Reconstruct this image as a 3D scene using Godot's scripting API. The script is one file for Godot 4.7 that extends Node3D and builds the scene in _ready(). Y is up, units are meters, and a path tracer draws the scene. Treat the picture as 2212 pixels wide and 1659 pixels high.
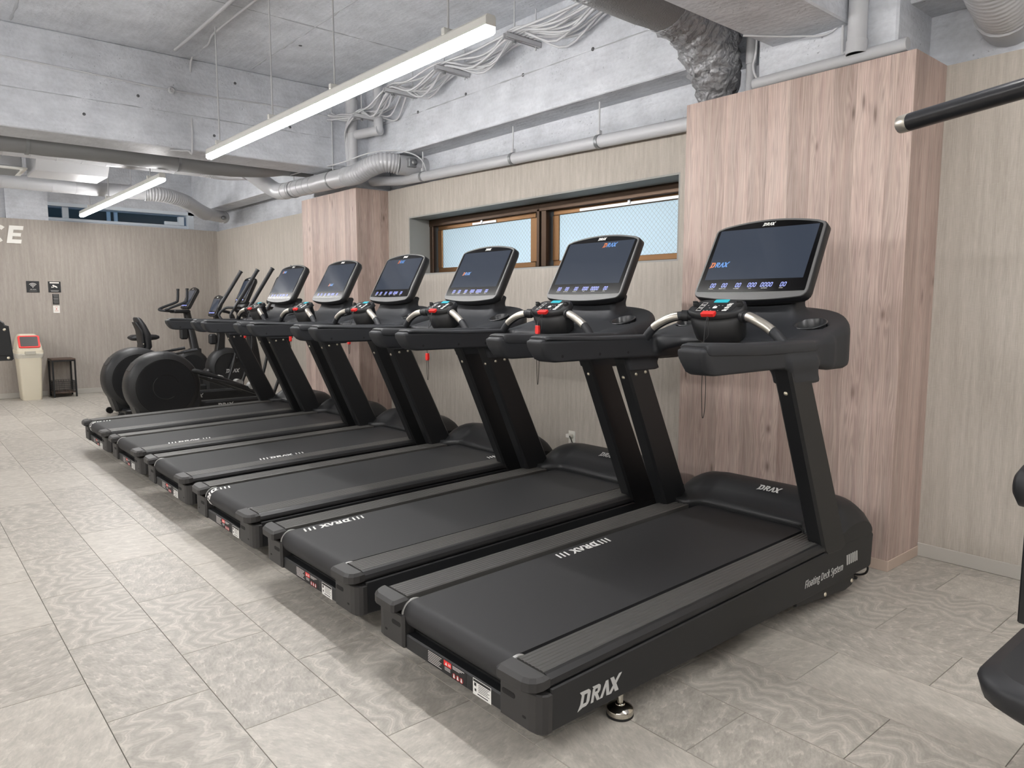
extends Node3D
# A gym: a row of six black treadmills under a window wall, cardio machines behind, exposed grey ceiling services above.
# World: metres, y up. The window wall runs along x, the treadmills face -z.

var used := {}
var M := {}
var F := {}

# ---------------------------------------------------------------- mesh builder
class MB:
	var P := PackedVector3Array()
	var G := PackedInt32Array()
	var U := PackedVector2Array()
	var s := 0
	var g := 1
	func begin() -> void:
		s = P.size()
	func end() -> void:
		var c := Vector3.ZERO
		for i in range(s, P.size()):
			c += P[i]
		c /= maxi(1, P.size() - s)
		var v := 0.0
		for i in range(s, P.size(), 3):
			v += (P[i] - c).dot((P[i + 1] - c).cross(P[i + 2] - c))
		if v < 0.0:
			for i in range(s, P.size(), 3):
				var t := P[i + 1]
				P[i + 1] = P[i + 2]
				P[i + 2] = t
				var w := U[i + 1]
				U[i + 1] = U[i + 2]
				U[i + 2] = w
	func tri(a: Vector3, b: Vector3, c: Vector3, sm := -1, ua := Vector2.ZERO, ub := Vector2.ZERO, uc := Vector2.ZERO) -> void:
		P.append(a); P.append(b); P.append(c)
		U.append(ua); U.append(ub); U.append(uc)
		G.append(sm)
	func quad(a: Vector3, b: Vector3, c: Vector3, d: Vector3, sm := -1) -> void:
		tri(a, b, c, sm)
		tri(a, c, d, sm)
	func quv(a: Vector3, b: Vector3, c: Vector3, d: Vector3, u: Array) -> void:
		tri(a, b, c, -1, u[0], u[1], u[2])
		tri(a, c, d, -1, u[0], u[2], u[3])
	# chamfered box
	func box(c: Vector3, sz: Vector3, ch := 0.0, bs := Basis()) -> MB:
		begin()
		var h := sz * 0.5
		ch = minf(ch, minf(h.x, minf(h.y, h.z)) * 0.9)
		var k := func(x: float, y: float, z: float) -> Vector3: return c + bs * Vector3(x, y, z)
		if ch <= 0.0:
			for a in 3:
				for sg in [-1.0, 1.0]:
					var p := []
					for q in [[-1.0, -1.0], [1.0, -1.0], [1.0, 1.0], [-1.0, 1.0]]:
						var v := Vector3.ZERO
						v[a] = sg * h[a]
						v[(a + 1) % 3] = q[0] * h[(a + 1) % 3] * sg
						v[(a + 2) % 3] = q[1] * h[(a + 2) % 3]
						p.append(c + bs * v)
					quad(p[0], p[1], p[2], p[3])
			end()
			return self
		var cor := func(sx: float, sy: float, sz2: float, f: int) -> Vector3:
			var v := Vector3(sx * (h.x - ch), sy * (h.y - ch), sz2 * (h.z - ch))
			v[f] = [sx, sy, sz2][f] * h[f]
			return c + bs * v
		for a in 3:
			var b1 := (a + 1) % 3
			var b2 := (a + 2) % 3
			for sg in [-1.0, 1.0]:
				var p := []
				for q in [[-1.0, -1.0], [1.0, -1.0], [1.0, 1.0], [-1.0, 1.0]]:
					var sv := [0.0, 0.0, 0.0]
					sv[a] = sg; sv[b1] = q[0] * sg; sv[b2] = q[1]
					p.append(cor.call(sv[0], sv[1], sv[2], a))
				quad(p[0], p[1], p[2], p[3])
			for s1 in [-1.0, 1.0]:
				for s2 in [-1.0, 1.0]:
					var e := []
					for q in [[-1.0, b1], [1.0, b1], [1.0, b2], [-1.0, b2]]:
						var sv2 := [0.0, 0.0, 0.0]
						sv2[a] = q[0]; sv2[b1] = s1; sv2[b2] = s2
						e.append(cor.call(sv2[0], sv2[1], sv2[2], q[1]))
					if s1 * s2 < 0:
						quad(e[0], e[1], e[2], e[3])
					else:
						quad(e[3], e[2], e[1], e[0])
		for sx in [-1.0, 1.0]:
			for sy in [-1.0, 1.0]:
				for sz3 in [-1.0, 1.0]:
					var t0: Vector3 = cor.call(sx, sy, sz3, 0)
					var t1: Vector3 = cor.call(sx, sy, sz3, 1)
					var t2: Vector3 = cor.call(sx, sy, sz3, 2)
					if sx * sy * sz3 > 0:
						tri(t0, t1, t2)
					else:
						tri(t0, t2, t1)
		end()
		return self
	func bx(x0: float, x1: float, y0: float, y1: float, z0: float, z1: float, ch := 0.0) -> MB:
		return box(Vector3((x0 + x1) / 2, (y0 + y1) / 2, (z0 + z1) / 2), Vector3(absf(x1 - x0), absf(y1 - y0), absf(z1 - z0)), ch)
	func inset(poly: PackedVector2Array, d: float) -> PackedVector2Array:
		var o := PackedVector2Array()
		var n := poly.size()
		for i in n:
			var a := poly[(i + n - 1) % n]
			var b := poly[i]
			var c := poly[(i + 1) % n]
			var e1 := (b - a).normalized()
			var e2 := (c - b).normalized()
			var n1 := Vector2(-e1.y, e1.x)
			var n2 := Vector2(-e2.y, e2.x)
			var m := n1 + n2
			var l := m.length_squared()
			m = m * (2.0 / l) if l > 0.3 else m.normalized()
			o.append(b + m * d)
		return o
	# polygon in the (u, v) plane of t, pushed out from w0 to w1; bev bevels the w1 rim; sm smooths the sides
	func ext(poly: PackedVector2Array, t: Transform3D, w0: float, w1: float, bev := 0.0, sm := false, bev0 := 0.0) -> MB:
		begin()
		var ar := 0.0
		var n := poly.size()
		for i in n:
			ar += poly[i].cross(poly[(i + 1) % n])
		if ar < 0.0:
			poly = poly.duplicate()
			poly.reverse()
		var idx := Geometry2D.triangulate_polygon(poly)
		var top := inset(poly, bev) if bev > 0.0 else poly
		var bot := inset(poly, bev0) if bev0 > 0.0 else poly
		var d := signf(w1 - w0)
		var L := [[bot, w0]]
		if bev0 > 0.0:
			L.append([poly, w0 + bev0 * d])
		L.append([poly, w1 - bev * d if bev > 0.0 else w1])
		if bev > 0.0:
			L.append([top, w1])
		for i in range(0, idx.size(), 3):
			var q := [idx[i], idx[i + 1], idx[i + 2]]
			if (poly[q[1]] - poly[q[0]]).cross(poly[q[2]] - poly[q[0]]) < 0.0:
				q = [q[0], q[2], q[1]]
			tri(t * v3(top[q[0]], w1), t * v3(top[q[1]], w1), t * v3(top[q[2]], w1))
			tri(t * v3(bot[q[0]], w0), t * v3(bot[q[2]], w0), t * v3(bot[q[1]], w0))
		g += 1
		for k in L.size() - 1:
			var A: PackedVector2Array = L[k][0]
			var B: PackedVector2Array = L[k + 1][0]
			for i in n:
				var j := (i + 1) % n
				quad(t * v3(A[i], L[k][1]), t * v3(A[j], L[k][1]), t * v3(B[j], L[k + 1][1]), t * v3(B[i], L[k + 1][1]), g if sm else -1)
		if d * t.basis.determinant() < 0.0:
			for i in range(s, P.size(), 3):
				var tp := P[i + 1]
				P[i + 1] = P[i + 2]
				P[i + 2] = tp
		return self
	func v3(p: Vector2, w: float) -> Vector3:
		return Vector3(p.x, p.y, w)
	func loft(rings: Array, cap0 := true, cap1 := true, smooth := true, looped := false) -> MB:
		begin()
		g += 1
		var n: int = rings[0].size()
		var m := rings.size()
		for k in (m if looped else m - 1):
			var A: PackedVector3Array = rings[k]
			var B: PackedVector3Array = rings[(k + 1) % m]
			for i in n:
				var j := (i + 1) % n
				quad(A[i], A[j], B[j], B[i], g if smooth else -1)
		if not looped:
			for e in [[cap0, rings[0], true], [cap1, rings[m - 1], false]]:
				if e[0]:
					var R: PackedVector3Array = e[1]
					var c := Vector3.ZERO
					for p in R:
						c += p
					c /= n
					for i in n:
						if e[2]:
							tri(R[(i + 1) % n], R[i], c)
						else:
							tri(R[i], R[(i + 1) % n], c)
		end()
		return self
	func tube(path: Array, r: Variant, n := 10, caps := true, looped := false) -> MB:
		var rings := []
		var m := path.size()
		var up := Vector3.UP
		var last := Vector3.ZERO
		for k in m:
			var a: Vector3 = path[maxi(k - 1, 0)] if not looped else path[(k + m - 1) % m]
			var b: Vector3 = path[mini(k + 1, m - 1)] if not looped else path[(k + 1) % m]
			var t := (b - a).normalized()
			if k == 0:
				up = Vector3.UP if absf(t.y) < 0.9 else Vector3.RIGHT
			var x := up.cross(t).normalized()
			var y := t.cross(x).normalized()
			up = y
			var rad: float = r[k] if r is Array else r
			var R := PackedVector3Array()
			for i in n:
				var an := TAU * i / n
				R.append(path[k] + (x * cos(an) + y * sin(an)) * rad)
			rings.append(R)
			last = t
		return loft(rings, caps, caps, true, looped)
	# profile of (radius, height) turned round the y axis of t; a repeated point makes a sharp edge
	func lathe(prof: Array, t: Transform3D, n := 20) -> MB:
		begin()
		for k in prof.size() - 1:
			var a: Vector2 = prof[k]
			var b: Vector2 = prof[k + 1]
			if a.is_equal_approx(b):
				g += 1
				continue
			for i in n:
				var a0 := TAU * i / n
				var a1 := TAU * (i + 1) / n
				var p0 := t * Vector3(a.x * cos(a0), a.y, a.x * sin(a0))
				var p1 := t * Vector3(a.x * cos(a1), a.y, a.x * sin(a1))
				var q0 := t * Vector3(b.x * cos(a0), b.y, b.x * sin(a0))
				var q1 := t * Vector3(b.x * cos(a1), b.y, b.x * sin(a1))
				if a.x > 1e-5:
					tri(p0, q1, p1, g)
				if b.x > 1e-5:
					tri(p0, q0, q1, g)
		g += 1
		end()
		return self
	func mesh() -> ArrayMesh:
		var st := SurfaceTool.new()
		st.begin(Mesh.PRIMITIVE_TRIANGLES)
		for i in range(0, P.size(), 3):
			var sm := G[i / 3]
			st.set_smooth_group(0xFFFFFFFF if sm < 0 else sm)
			for k in [0, 2, 1]:
				st.set_uv(U[i + k])
				st.add_vertex(P[i + k])
		st.generate_normals()
		st.index()
		return st.commit()

# ---------------------------------------------------------------- naming and placing
func numbered(called: String) -> String:
	var n: int = used.get(called, 0)
	used[called] = n + 1
	return called if n == 0 else "%s_%03d" % [called, n]

func tag(o: Node, label: String, category: String, group := "") -> Node:
	o.set_meta("label", label)
	o.set_meta("category", category)
	if group:
		o.set_meta("group", group)
	return o

func part(called: String, m: Variant, mat: Material, parent: Node, label := "") -> MeshInstance3D:
	var o := MeshInstance3D.new()
	o.mesh = m.mesh() if m is MB else m
	o.material_override = mat
	o.name = called
	if label:
		o.set_meta("label", label)
	parent.add_child(o, true)
	return o

func thing(called: String, label: String, category: String, at := Vector3.ZERO, turn := 0.0, group := "") -> Node3D:
	var o := Node3D.new()
	o.name = numbered(called)
	add_child(o)
	o.position = at
	o.rotation.y = turn
	tag(o, label, category, group)
	return o

func single(called: String, m: Variant, mat: Material, label: String, category: String, group := "") -> MeshInstance3D:
	var o := part(numbered(called), m, mat, self)
	tag(o, label, category, group)
	return o

func struct(called: String, label := "") -> Node3D:
	var o := Node3D.new()
	o.name = called
	o.set_meta("kind", "structure")
	if label:
		o.set_meta("label", label)
	add_child(o)
	return o

# smooth path through points
func curve(pts: Array, per := 6) -> Array:
	var o := []
	var n := pts.size()
	for i in n - 1:
		var a: Vector3 = pts[maxi(i - 1, 0)]
		var b: Vector3 = pts[i]
		var c: Vector3 = pts[i + 1]
		var d: Vector3 = pts[mini(i + 2, n - 1)]
		for k in per:
			o.append(b.cubic_interpolate(c, a, d, float(k) / per))
	o.append(pts[n - 1])
	return o

# straight runs with rounded bends of radius r
func bend(pts: Array, r: float, per := 6) -> Array:
	var o := [pts[0]]
	for i in range(1, pts.size() - 1):
		var a: Vector3 = (pts[i - 1] - pts[i]).normalized()
		var b: Vector3 = (pts[i + 1] - pts[i]).normalized()
		var rr := minf(r, 0.49 * minf(pts[i].distance_to(pts[i - 1]), pts[i].distance_to(pts[i + 1])))
		for k in per + 1:
			var t := float(k) / per
			var p: Vector3 = pts[i] + a * rr
			var q: Vector3 = pts[i] + b * rr
			o.append(p.lerp(pts[i], t).lerp(pts[i].lerp(q, t), t))
	o.append(pts[pts.size() - 1])
	return o

func rrect(x0: float, x1: float, y0: float, y1: float, r: float, per := 4) -> PackedVector2Array:
	var o := PackedVector2Array()
	for c in [[x1 - r, y1 - r, 0.0], [x0 + r, y1 - r, 0.25], [x0 + r, y0 + r, 0.5], [x1 - r, y0 + r, 0.75]]:
		for k in per + 1:
			var a: float = TAU * (c[2] + 0.25 * k / per)
			o.append(Vector2(c[0] + r * cos(a), c[1] + r * sin(a)))
	return o

# surface nets over a signed distance function
func nets(f: Callable, lo: Vector3, hi: Vector3, cell: float) -> ArrayMesh:
	var nx := int(ceil((hi.x - lo.x) / cell)) + 1
	var ny := int(ceil((hi.y - lo.y) / cell)) + 1
	var nz := int(ceil((hi.z - lo.z) / cell)) + 1
	var v := PackedFloat32Array()
	v.resize(nx * ny * nz)
	var i := 0
	for z in nz:
		for y in ny:
			for x in nx:
				v[i] = f.call(lo + Vector3(x, y, z) * cell)
				i += 1
	var sx := 1
	var sy := nx
	var sz := nx * ny
	var at := {}
	var pos := PackedVector3Array()
	var offs := [0, sx, sy, sx + sy, sz, sx + sz, sy + sz, sx + sy + sz]
	var cor := [Vector3(0, 0, 0), Vector3(1, 0, 0), Vector3(0, 1, 0), Vector3(1, 1, 0), Vector3(0, 0, 1), Vector3(1, 0, 1), Vector3(0, 1, 1), Vector3(1, 1, 1)]
	var edges := [[0, 1], [2, 3], [4, 5], [6, 7], [0, 2], [1, 3], [4, 6], [5, 7], [0, 4], [1, 5], [2, 6], [3, 7]]
	for z in nz - 1:
		for y in ny - 1:
			var b := y * sy + z * sz
			for x in nx - 1:
				var q := b + x
				var s0 := v[q] < 0.0
				if (v[q + sx] < 0.0) == s0 and (v[q + sy] < 0.0) == s0 and (v[q + sz] < 0.0) == s0 and (v[q + sx + sy] < 0.0) == s0 and (v[q + sx + sz] < 0.0) == s0 and (v[q + sy + sz] < 0.0) == s0 and (v[q + sx + sy + sz] < 0.0) == s0:
					continue
				var sum := Vector3.ZERO
				var n := 0
				for e in edges:
					var a: float = v[q + offs[e[0]]]
					var c: float = v[q + offs[e[1]]]
					if (a < 0.0) != (c < 0.0):
						sum += (cor[e[0]] as Vector3).lerp(cor[e[1]], a / (a - c))
						n += 1
				at[q] = pos.size()
				pos.append(lo + (Vector3(x, y, z) + sum / n) * cell)
	var st := SurfaceTool.new()
	st.begin(Mesh.PRIMITIVE_TRIANGLES)
	var h := cell * 0.6
	for p in pos:
		var d0: float = f.call(p)
		st.set_normal(Vector3(f.call(p + Vector3(h, 0, 0)) - d0, f.call(p + Vector3(0, h, 0)) - d0, f.call(p + Vector3(0, 0, h)) - d0).normalized())
		st.add_vertex(p)
	var ids := PackedInt32Array()
	var ax := [[sx, sy, sz], [sy, sz, sx], [sz, sx, sy]]
	for z in range(1, nz - 1):
		for y in range(1, ny - 1):
			for x in range(1, nx - 1):
				var q := x + y * sy + z * sz
				for a in ax:
					var n0: bool = v[q] < 0.0
					if n0 == (v[q + a[0]] < 0.0):
						continue
					var c := [at.get(q, -1), at.get(q - a[1], -1), at.get(q - a[1] - a[2], -1), at.get(q - a[2], -1)]
					if c.has(-1):
						continue
					if not n0:
						c.reverse()
					for k in [0, 2, 1, 0, 3, 2]:
						ids.append(c[k])
	var vol := 0.0
	for t in range(0, ids.size(), 3):
		vol += (pos[ids[t]] - lo).dot((pos[ids[t + 1]] - lo).cross(pos[ids[t + 2]] - lo))
	for t in range(0, ids.size(), 3):
		for k in ([0, 1, 2] if vol < 0.0 else [0, 2, 1]):
			st.add_index(ids[t + k])
	return st.commit()

# ---------------------------------------------------------------- materials
func c8(r: float, g: float, b: float) -> Color:
	return Color(r / 255.0, g / 255.0, b / 255.0)

func mat(called: String, col: Color, rough := 0.6, metal := 0.0, spec := 0.5) -> StandardMaterial3D:
	var m := StandardMaterial3D.new()
	m.resource_name = called
	m.albedo_color = col
	m.roughness = rough
	m.metallic = metal
	m.metallic_specular = spec
	M[called] = m
	return m

func glow(called: String, col: Color, energy: float, base := Color.BLACK) -> StandardMaterial3D:
	var m := mat(called, base, 0.4)
	m.emission_enabled = true
	m.emission = col
	m.emission_energy_multiplier = energy
	return m

func noise(freq: float, sd: int, oct := 4, kind := FastNoiseLite.TYPE_SIMPLEX_SMOOTH) -> FastNoiseLite:
	var n := FastNoiseLite.new()
	n.noise_type = kind
	n.frequency = freq
	n.seed = sd
	n.fractal_octaves = oct
	return n

# noise as bytes, w by h, drawn at (w / sx, h / sy) and stretched
func field(n: FastNoiseLite, w: int, h: int, sx := 1, sy := 1, seamless := false) -> PackedByteArray:
	var im: Image = n.get_seamless_image(w / sx, h / sy) if seamless else n.get_image(w / sx, h / sy)
	im.convert(Image.FORMAT_L8)
	if sx > 1 or sy > 1:
		im.resize(w, h, Image.INTERPOLATE_CUBIC)
	return im.get_data()

func tex(data: PackedByteArray, w: int, h: int, fmt := Image.FORMAT_RGB8) -> ImageTexture:
	return ImageTexture.create_from_image(Image.create_from_data(w, h, false, fmt, data))

# stone-look vinyl tile: kind 0 flowing bands, 1 pale cloud, 2 greyer cloud
func stone(kind: int, sd: int) -> ImageTexture:
	var w := 320
	var h := 640
	var n1 := noise(0.0045, sd, 3)
	var n2 := noise(0.011, sd + 1, 5)
	n2.fractal_gain = 0.6
	var n3 := noise(0.05, sd + 2, 4)
	n3.fractal_gain = 0.65
	var n4 := noise(0.008, sd + 4, 4)
	n4.fractal_type = FastNoiseLite.FRACTAL_RIDGED
	var ca := cos(0.5 + sd * 0.13)
	var sa := sin(0.5 + sd * 0.13)
	var out := PackedByteArray()
	out.resize(w * h * 3)
	var rng := RandomNumberGenerator.new()
	rng.seed = sd
	var i := 0
	for y in h:
		for x in w:
			var u := x * ca + y * sa
			var v := y * ca - x * sa
			var g := n3.get_noise_2d(u * 1.6, v * 0.55)
			var t := 0.0
			if kind == 0:
				var a := n1.get_noise_2d(x * 0.45, y * 1.0)
				var b := n2.get_noise_2d(x * 0.6, y * 0.8)
				var p := x * 0.0125 + a * 1.7 + b * 0.22
				var f := p - floorf(p)
				var band := 0.5 - 0.5 * cos(f * 6.2832)
				var thin := sin(p * 29.0 + b * 3.0)
				t = 0.60 + (band - 0.5) * 0.17 + thin * 0.05 * (0.3 + band) + g * 0.09 + b * 0.10
				t += maxf(0.0, band - 0.9) * 0.35
			else:
				var b := n2.get_noise_2d(u * 1.5, v * 0.75)
				var r := n4.get_noise_2d(u * 1.3 + b * 40.0, v * 0.8 + g * 14.0)
				if kind == 1:
					t = 0.66 + b * 0.15 + g * 0.09 + maxf(0.0, r - 0.45) * 0.30
				else:
					t = 0.56 + b * 0.19 + g * 0.14 + maxf(0.0, r - 0.45) * 0.5
			t = clampf(t + rng.randf_range(-0.035, 0.035), 0.1, 1.0)
			out[i] = int(lerpf(102, 212, t))
			out[i + 1] = int(lerpf(98, 206, t))
			out[i + 2] = int(lerpf(92, 196, t))
			i += 3
	return tex(out, w, h)

# laminate print of knotty pale oak, six lanes side by side
func oak() -> ImageTexture:
	var lanes := 6
	var lw := 116
	var w := lanes * lw
	var h := 1400
	var slow := field(noise(0.02, 71, 2), w, h, 1, 14)
	var warp := field(noise(0.03, 72, 2), w, h, 1, 14)
	var pore := field(noise(0.4, 73, 3), w, h, 1, 35)
	var fib := field(noise(0.45, 74, 3), w, h, 1, 70)
	var out := PackedByteArray()
	out.resize(w * h * 3)
	var rng := RandomNumberGenerator.new()
	rng.seed = 12
	for l in lanes:
		var knots := []
		for k in [2, 1, 3, 1, 2, 0][l]:
			knots.append([rng.randf_range(0.25, 0.75) * lw, rng.randf_range(0.05, 0.95) * h, rng.randf_range(5.0, 10.0), rng.randf_range(11.0, 22.0)])
		var tone: float = [0.0, -0.055, 0.03, -0.02, 0.045, -0.075][l]
		var cath: float = [0.5, 0.28, 0.6, 0.4, 0.5, 0.72][l] * lw
		for y in h:
			for x in lw:
				var i := y * w + l * lw + x
				var wx := float(x) + (warp[i] - 128) * 0.11
				var dark := 0.0
				for k in knots:
					var dx: float = (x - k[0]) / k[2]
					var dy: float = (y - k[1]) / k[3]
					var d := dx * dx + dy * dy
					if d < 30.0:
						wx += dx * 9.0 * exp(-d * 0.16)
						if d < 5.0:
							dark += 0.34 * exp(-d * 1.1) * (0.6 + pore[i] / 255.0)
				var ring := absf(wx - cath) / 7.5 + y * 0.0012
				var grain := sin(ring * 6.2832 + (slow[i] - 128) * 0.03)
				var t := 0.645 + tone + grain * 0.06 + (slow[i] - 128) / 255.0 * 0.15 + (fib[i] - 128) / 255.0 * 0.13 - dark
				t -= maxf(0.0, pore[i] / 255.0 - 0.60) * 0.7
				t = clampf(t, 0.0, 1.0)
				var pink := (warp[i] - 128) / 255.0 * 8.0
				out[i * 3] = int(clampf(lerpf(88, 232, t) + pink * 0.3, 0, 255))
				out[i * 3 + 1] = int(clampf(lerpf(72, 210, t) - pink * 0.3, 0, 255))
				out[i * 3 + 2] = int(clampf(lerpf(66, 199, t) - pink * 0.25, 0, 255))
	return tex(out, w, h)

# woven wallpaper: fine vertical streaks
func paper() -> ImageTexture:
	var w := 768
	var h := 768
	var a := field(noise(0.25, 31, 3), w, h, 1, 24, true)
	var b := field(noise(0.45, 32, 2), w, h, 1, 24, true)
	var c := field(noise(0.4, 33, 2), w, h, 12, 1, true)
	var e := field(noise(0.03, 34, 2), w, h, 1, 24, true)
	var out := PackedByteArray()
	out.resize(w * h * 3)
	for i in w * h:
		var t := (a[i] - 128) * 0.065 + (b[i] - 128) * 0.04 + (c[i] - 128) * 0.03 + (e[i] - 128) * 0.06
		out[i * 3] = int(clampf(175 + t, 0, 255))
		out[i * 3 + 1] = int(clampf(168 + t, 0, 255))
		out[i * 3 + 2] = int(clampf(159 + t, 0, 255))
	return tex(out, w, h)

# painted concrete: patchy paint, pits and hairline cracks; returns colour and height
func concrete() -> Array:
	var w := 1024
	var a := field(noise(0.006, 41, 4), w, w, 1, 1, true)
	var b := field(noise(0.05, 42, 4), w, w, 1, 1, true)
	var e := field(noise(0.035, 43, 4), w, w, 6, 1, true)
	var n := noise(0.009, 44, 4)
	n.fractal_type = FastNoiseLite.FRACTAL_RIDGED
	n.domain_warp_enabled = true
	n.domain_warp_amplitude = 60.0
	var r := field(n, w, w, 1, 1, true)
	var m := field(noise(0.005, 45, 2), w, w, 1, 1, true)
	var p := field(noise(0.09, 46, 2), w, w, 1, 1, true)
	var out := PackedByteArray()
	out.resize(w * w * 3)
	var hgt := PackedByteArray()
	hgt.resize(w * w)
	for i in w * w:
		var t := (a[i] - 128) * 0.09 + (b[i] - 128) * 0.05 + (e[i] - 128) * 0.05
		var hh := 150.0 + (b[i] - 128) * 0.25 + (e[i] - 128) * 0.22 + (a[i] - 128) * 0.2
		if m[i] > 142:
			var k := minf(1.0, (m[i] - 142) / 20.0)
			var cr := maxf(0.0, r[i] - 232.0) / 23.0 * k
			var pit := maxf(0.0, p[i] - 205.0) / 50.0 * k
			t -= cr * 70.0 + pit * 60.0
			hh -= cr * 110.0 + pit * 120.0
		out[i * 3] = int(clampf(203 + t, 0, 255))
		out[i * 3 + 1] = int(clampf(206 + t, 0, 255))
		out[i * 3 + 2] = int(clampf(212 + t, 0, 255))
		hgt[i] = int(clampf(hh, 0, 255))
	return [tex(out, w, w), tex(hgt, w, w, Image.FORMAT_L8)]

func tri_map(m: StandardMaterial3D, metres: float, world := true) -> void:
	m.uv1_triplanar = true
	m.uv1_world_triplanar = world
	m.uv1_scale = Vector3.ONE / metres

func relief(m: StandardMaterial3D, freq: float, sd: int, cm: float, metres: float, world := false) -> void:
	var key := "relief%f_%d" % [freq, sd]
	if not F.has(key):
		F[key] = tex(field(noise(freq, sd, 3), 256, 256, 1, 1, true), 256, 256, Image.FORMAT_L8)
	m.heightmap_enabled = true
	m.heightmap_texture = F[key]
	m.heightmap_scale = cm
	tri_map(m, metres, world)

func make_materials() -> void:
	var cc := concrete()
	var m := mat("concrete", Color.WHITE, 0.55)
	m.albedo_texture = cc[0]
	m.heightmap_enabled = true
	m.heightmap_texture = cc[1]
	m.heightmap_scale = 0.9
	tri_map(m, 1.9)
	m = mat("wallpaper", Color.WHITE, 0.85, 0.0, 0.3)
	m.albedo_texture = paper()
	tri_map(m, 0.9)
	m = mat("wallpaper_grey_dimmed", c8(243, 242, 244), 0.85, 0.0, 0.3)  # far-wall tint: slightly greyer paper plus dimmer light put into the colour
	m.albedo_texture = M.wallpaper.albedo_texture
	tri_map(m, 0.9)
	m = mat("oak", Color.WHITE, 0.5, 0.0, 0.4)
	m.albedo_texture = oak()
	F.stone = []
	for k in [[0, 5], [1, 17], [2, 29], [0, 61], [1, 83], [2, 47]]:
		m = mat("stone%d" % k[1], Color.WHITE, 0.42, 0.0, 0.45)
		m.albedo_texture = stone(k[0], k[1])
		F.stone.append(m)
	mat("joint", c8(92, 88, 82), 0.9)
	mat("skirting", c8(176, 172, 165), 0.6)
	mat("skirting_oak", c8(184, 166, 152), 0.6)
	mat("pipe_paint", c8(192, 193, 196), 0.42)
	mat("duct_paint", c8(190, 191, 194), 0.36, 0.15)
	mat("conduit", c8(202, 203, 206), 0.5)
	m = mat("foil", c8(158, 159, 162), 0.42, 0.3)
	relief(m, 0.03, 8, 3.0, 0.45, true)
	m = mat("lagging_cloth", c8(132, 132, 134), 0.62, 0.1)
	relief(m, 0.2, 9, 0.35, 0.5, true)
	mat("cup", c8(46, 47, 49), 0.28)
	mat("galvanised", c8(150, 152, 154), 0.4, 0.7)
	mat("cable", c8(206, 207, 210), 0.55)
	mat("seam", c8(176, 179, 184), 0.6)
	mat("tie_hole", c8(96, 97, 100), 0.8)
	mat("housing", c8(226, 226, 222), 0.45)
	glow("diffuser", Color(1.0, 0.992, 0.985), 88.0, c8(235, 235, 230))
	# machines
	mat("plastic", c8(27, 28, 30), 0.48)
	mat("soft", c8(34, 36, 40), 0.58)
	mat("steel_black", c8(23, 24, 26), 0.42)
	mat("gap", c8(14, 14, 15), 0.8)
	mat("belt", c8(34, 34, 36), 0.62)
	mat("rail", c8(88, 87, 85), 0.45, 0.4)
	mat("rail_side", c8(40, 40, 41), 0.42, 0.2)
	mat("cap", c8(47, 46, 46), 0.5)
	mat("bezel", c8(92, 92, 92), 0.45)
	mat("gloss", c8(10, 10, 12), 0.12)
	mat("print_grey", c8(186, 186, 184), 0.6)
	mat("print_white", c8(226, 226, 224), 0.6)
	mat("print_black", c8(22, 22, 24), 0.6)
	mat("chrome", c8(205, 200, 190), 0.16, 1.0)
	mat("bolt", c8(214, 206, 188), 0.3, 0.9)
	mat("grip", c8(205, 200, 190), 0.34, 0.85)
	mat("red", c8(222, 44, 40), 0.45)
	mat("roller", c8(168, 168, 166), 0.4, 0.3)
	mat("sticker", c8(226, 226, 222), 0.5)
	mat("cord", c8(22, 22, 23), 0.55)
	glow("lcd_screen", c8(66, 74, 88), 0.9, c8(12, 13, 16)).roughness = 0.1
	glow("lcd_cyan", c8(40, 190, 205), 0.9, c8(20, 90, 100))
	glow("led_digit", c8(165, 175, 255), 1.6)
	glow("led_blue", c8(90, 150, 225), 1.0)
	glow("led_orange", c8(226, 120, 60), 1.0)
	# window and small things
	mat("bronze", c8(124, 92, 62), 0.34, 0.75)
	mat("bronze_dark", c8(74, 58, 46), 0.36, 0.7)
	m = mat("frosted", c8(200, 226, 242), 0.6)
	m.backlight = Color(1, 1, 1)
	mat("wire", c8(150, 165, 172), 0.5, 0.3)
	mat("aluminium", c8(196, 200, 204), 0.35, 0.8)
	mat("white_frame", c8(214, 222, 230), 0.45)
	mat("dark_wall", c8(74, 70, 66), 0.8)
	mat("outlet", c8(226, 224, 216), 0.45)
	mat("bin_body", c8(212, 204, 184), 0.5)
	mat("bin_flap", c8(58, 52, 50), 0.45)
	mat("sign_black", c8(30, 31, 33), 0.5)
	mat("sign_white", c8(238, 236, 230), 0.55)
	mat("table_wood", c8(84, 66, 56), 0.55)
	m = mat("bag", Color(0.95, 0.95, 0.93, 0.35), 0.2)
	m.transparency = BaseMaterial3D.TRANSPARENCY_ALPHA
	mat("leather", c8(32, 33, 36), 0.5)
	mat("spray_grey", c8(150, 150, 148), 0.5)

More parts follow.
